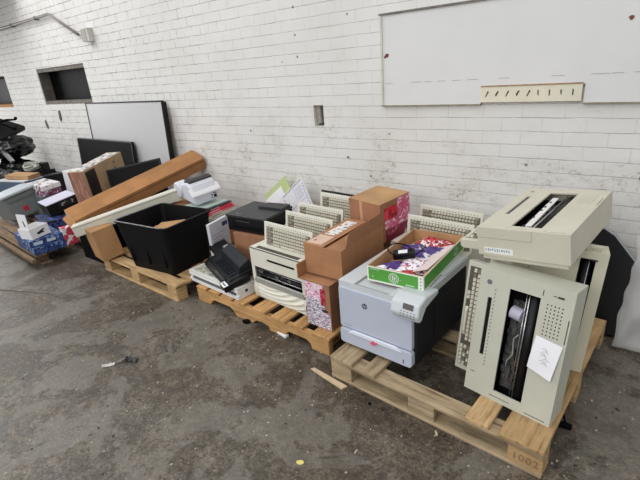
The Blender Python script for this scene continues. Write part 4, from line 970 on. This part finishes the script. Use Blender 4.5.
for k in range(1900):
    x = -4.5+5.5*rnd.random(); y = .1+2.2*rnd.random()**.8; s = .0012+.0035*rnd.random()**3
    M = Matrix.Translation((x, y, 0)) @ Matrix.Rotation(rnd.random()*6, 4, 'Z')
    b.box((-s*rnd.uniform(.6, 2), -s, 0), (s, s, s*.8), mi=0 if rnd.random() < .72 else 1, M=M)
o = b.build('grit', [plain((172, 162, 144), .8, .2, 30), m_dark]); o['kind'] = 'stuff'; tag(o, 'fine pale grit and splinters scattered over the concrete floor', 'grit')
# floor joint
b = MB(); b.tube([(-6.5, .60, .0008), (-5.2, .86, .0008), (-4.5, 1.01, .0008), (-4.0, 1.2, .0008), (-3.6, 1.26, .0008)], [.006, .006, .006, .004, .002], 4); struct(b.build('trim_2', m_keybed))
# little marks in the wall
wallspot('wall_bracket', -7.07, 1.235, .06, .16, 8, 'upper dark metal stub on the wall under the window', 'bracket')
wallspot('wall_bracket', -7.60, 1.10, .055, .13, -14, 'lower dark metal stub on the wall left of the other', 'bracket')
wallspot('wall_plug', -.055, .90, .035, .022, -30, 'dark plug hole in the wall at the right, above the panel', 'hole')
wallspot('wall_plug', -2.06, .905, .014, .014, 0, 'small dark plug hole below the square opening', 'hole')

# ------------------------------------------------------------ light
sc = bpy.context.scene
wd = bpy.data.worlds.new('daylight'); sc.world = wd; wd.use_nodes = True
nt = wd.node_tree; bg = nt.nodes['Background']; bg.inputs[0].default_value = (.97, .98, .99, 1); bg.inputs[1].default_value = 1.
# overhead daylight is bright, the depths of the warehouse around are dim
tc = nt.nodes.new('ShaderNodeTexCoord'); sp_ = nt.nodes.new('ShaderNodeSeparateXYZ'); nt.links.new(tc.outputs['Generated'], sp_.inputs[0])
mr = N(nt, 'ShaderNodeMapRange'); mr.interpolation_type = 'SMOOTHSTEP'; mr.inputs['From Min'].default_value = .05; mr.inputs['From Max'].default_value = .6; mr.inputs['To Min'].default_value = .5; mr.inputs['To Max'].default_value = .88
nt.links.new(sp_.outputs['Z'], mr.inputs['Value']); nt.links.new(mr.outputs[0], bg.inputs[1])
def area(name, loc, target, size, power, col=(1, 1, 1)):
    l = bpy.data.lights.new(name, 'AREA'); l.shape = 'RECTANGLE'; l.size, l.size_y = size; l.energy = power; l.color = col
    o = bpy.data.objects.new(name, l); C.objects.link(o); o.location = loc
    o.rotation_euler = (V(target)-V(loc)).to_track_quat('-Z', 'Y').to_euler(); return o
area('skylight_lamp', (-7.5, .6, 5.2), (-6.6, 3.0, 1.5), (3, 2), 120)
area('roof_light_lamp', (-1.0, -1.2, 5.0), (-1.0, 2.6, .7), (4, 2), 35)
area('front_fill_lamp', (-2.2, -3.6, 3.2), (-1.6, 3.0, 1.0), (5, 2), 125)  # unseen fill lamp, added to brighten the wall and front faces
area('left_sheen_lamp', (-12.5, 1.2, 2.2), (-5, 1.2, .6), (3, 3.4), 140)  # unseen lamp added at the left to strengthen the floor sheen
sc.view_settings.view_transform = 'Standard'; sc.view_settings.look = 'None'; sc.view_settings.gamma = 1; sc.view_settings.use_curve_mapping = False
sc.view_settings.exposure = 0.0
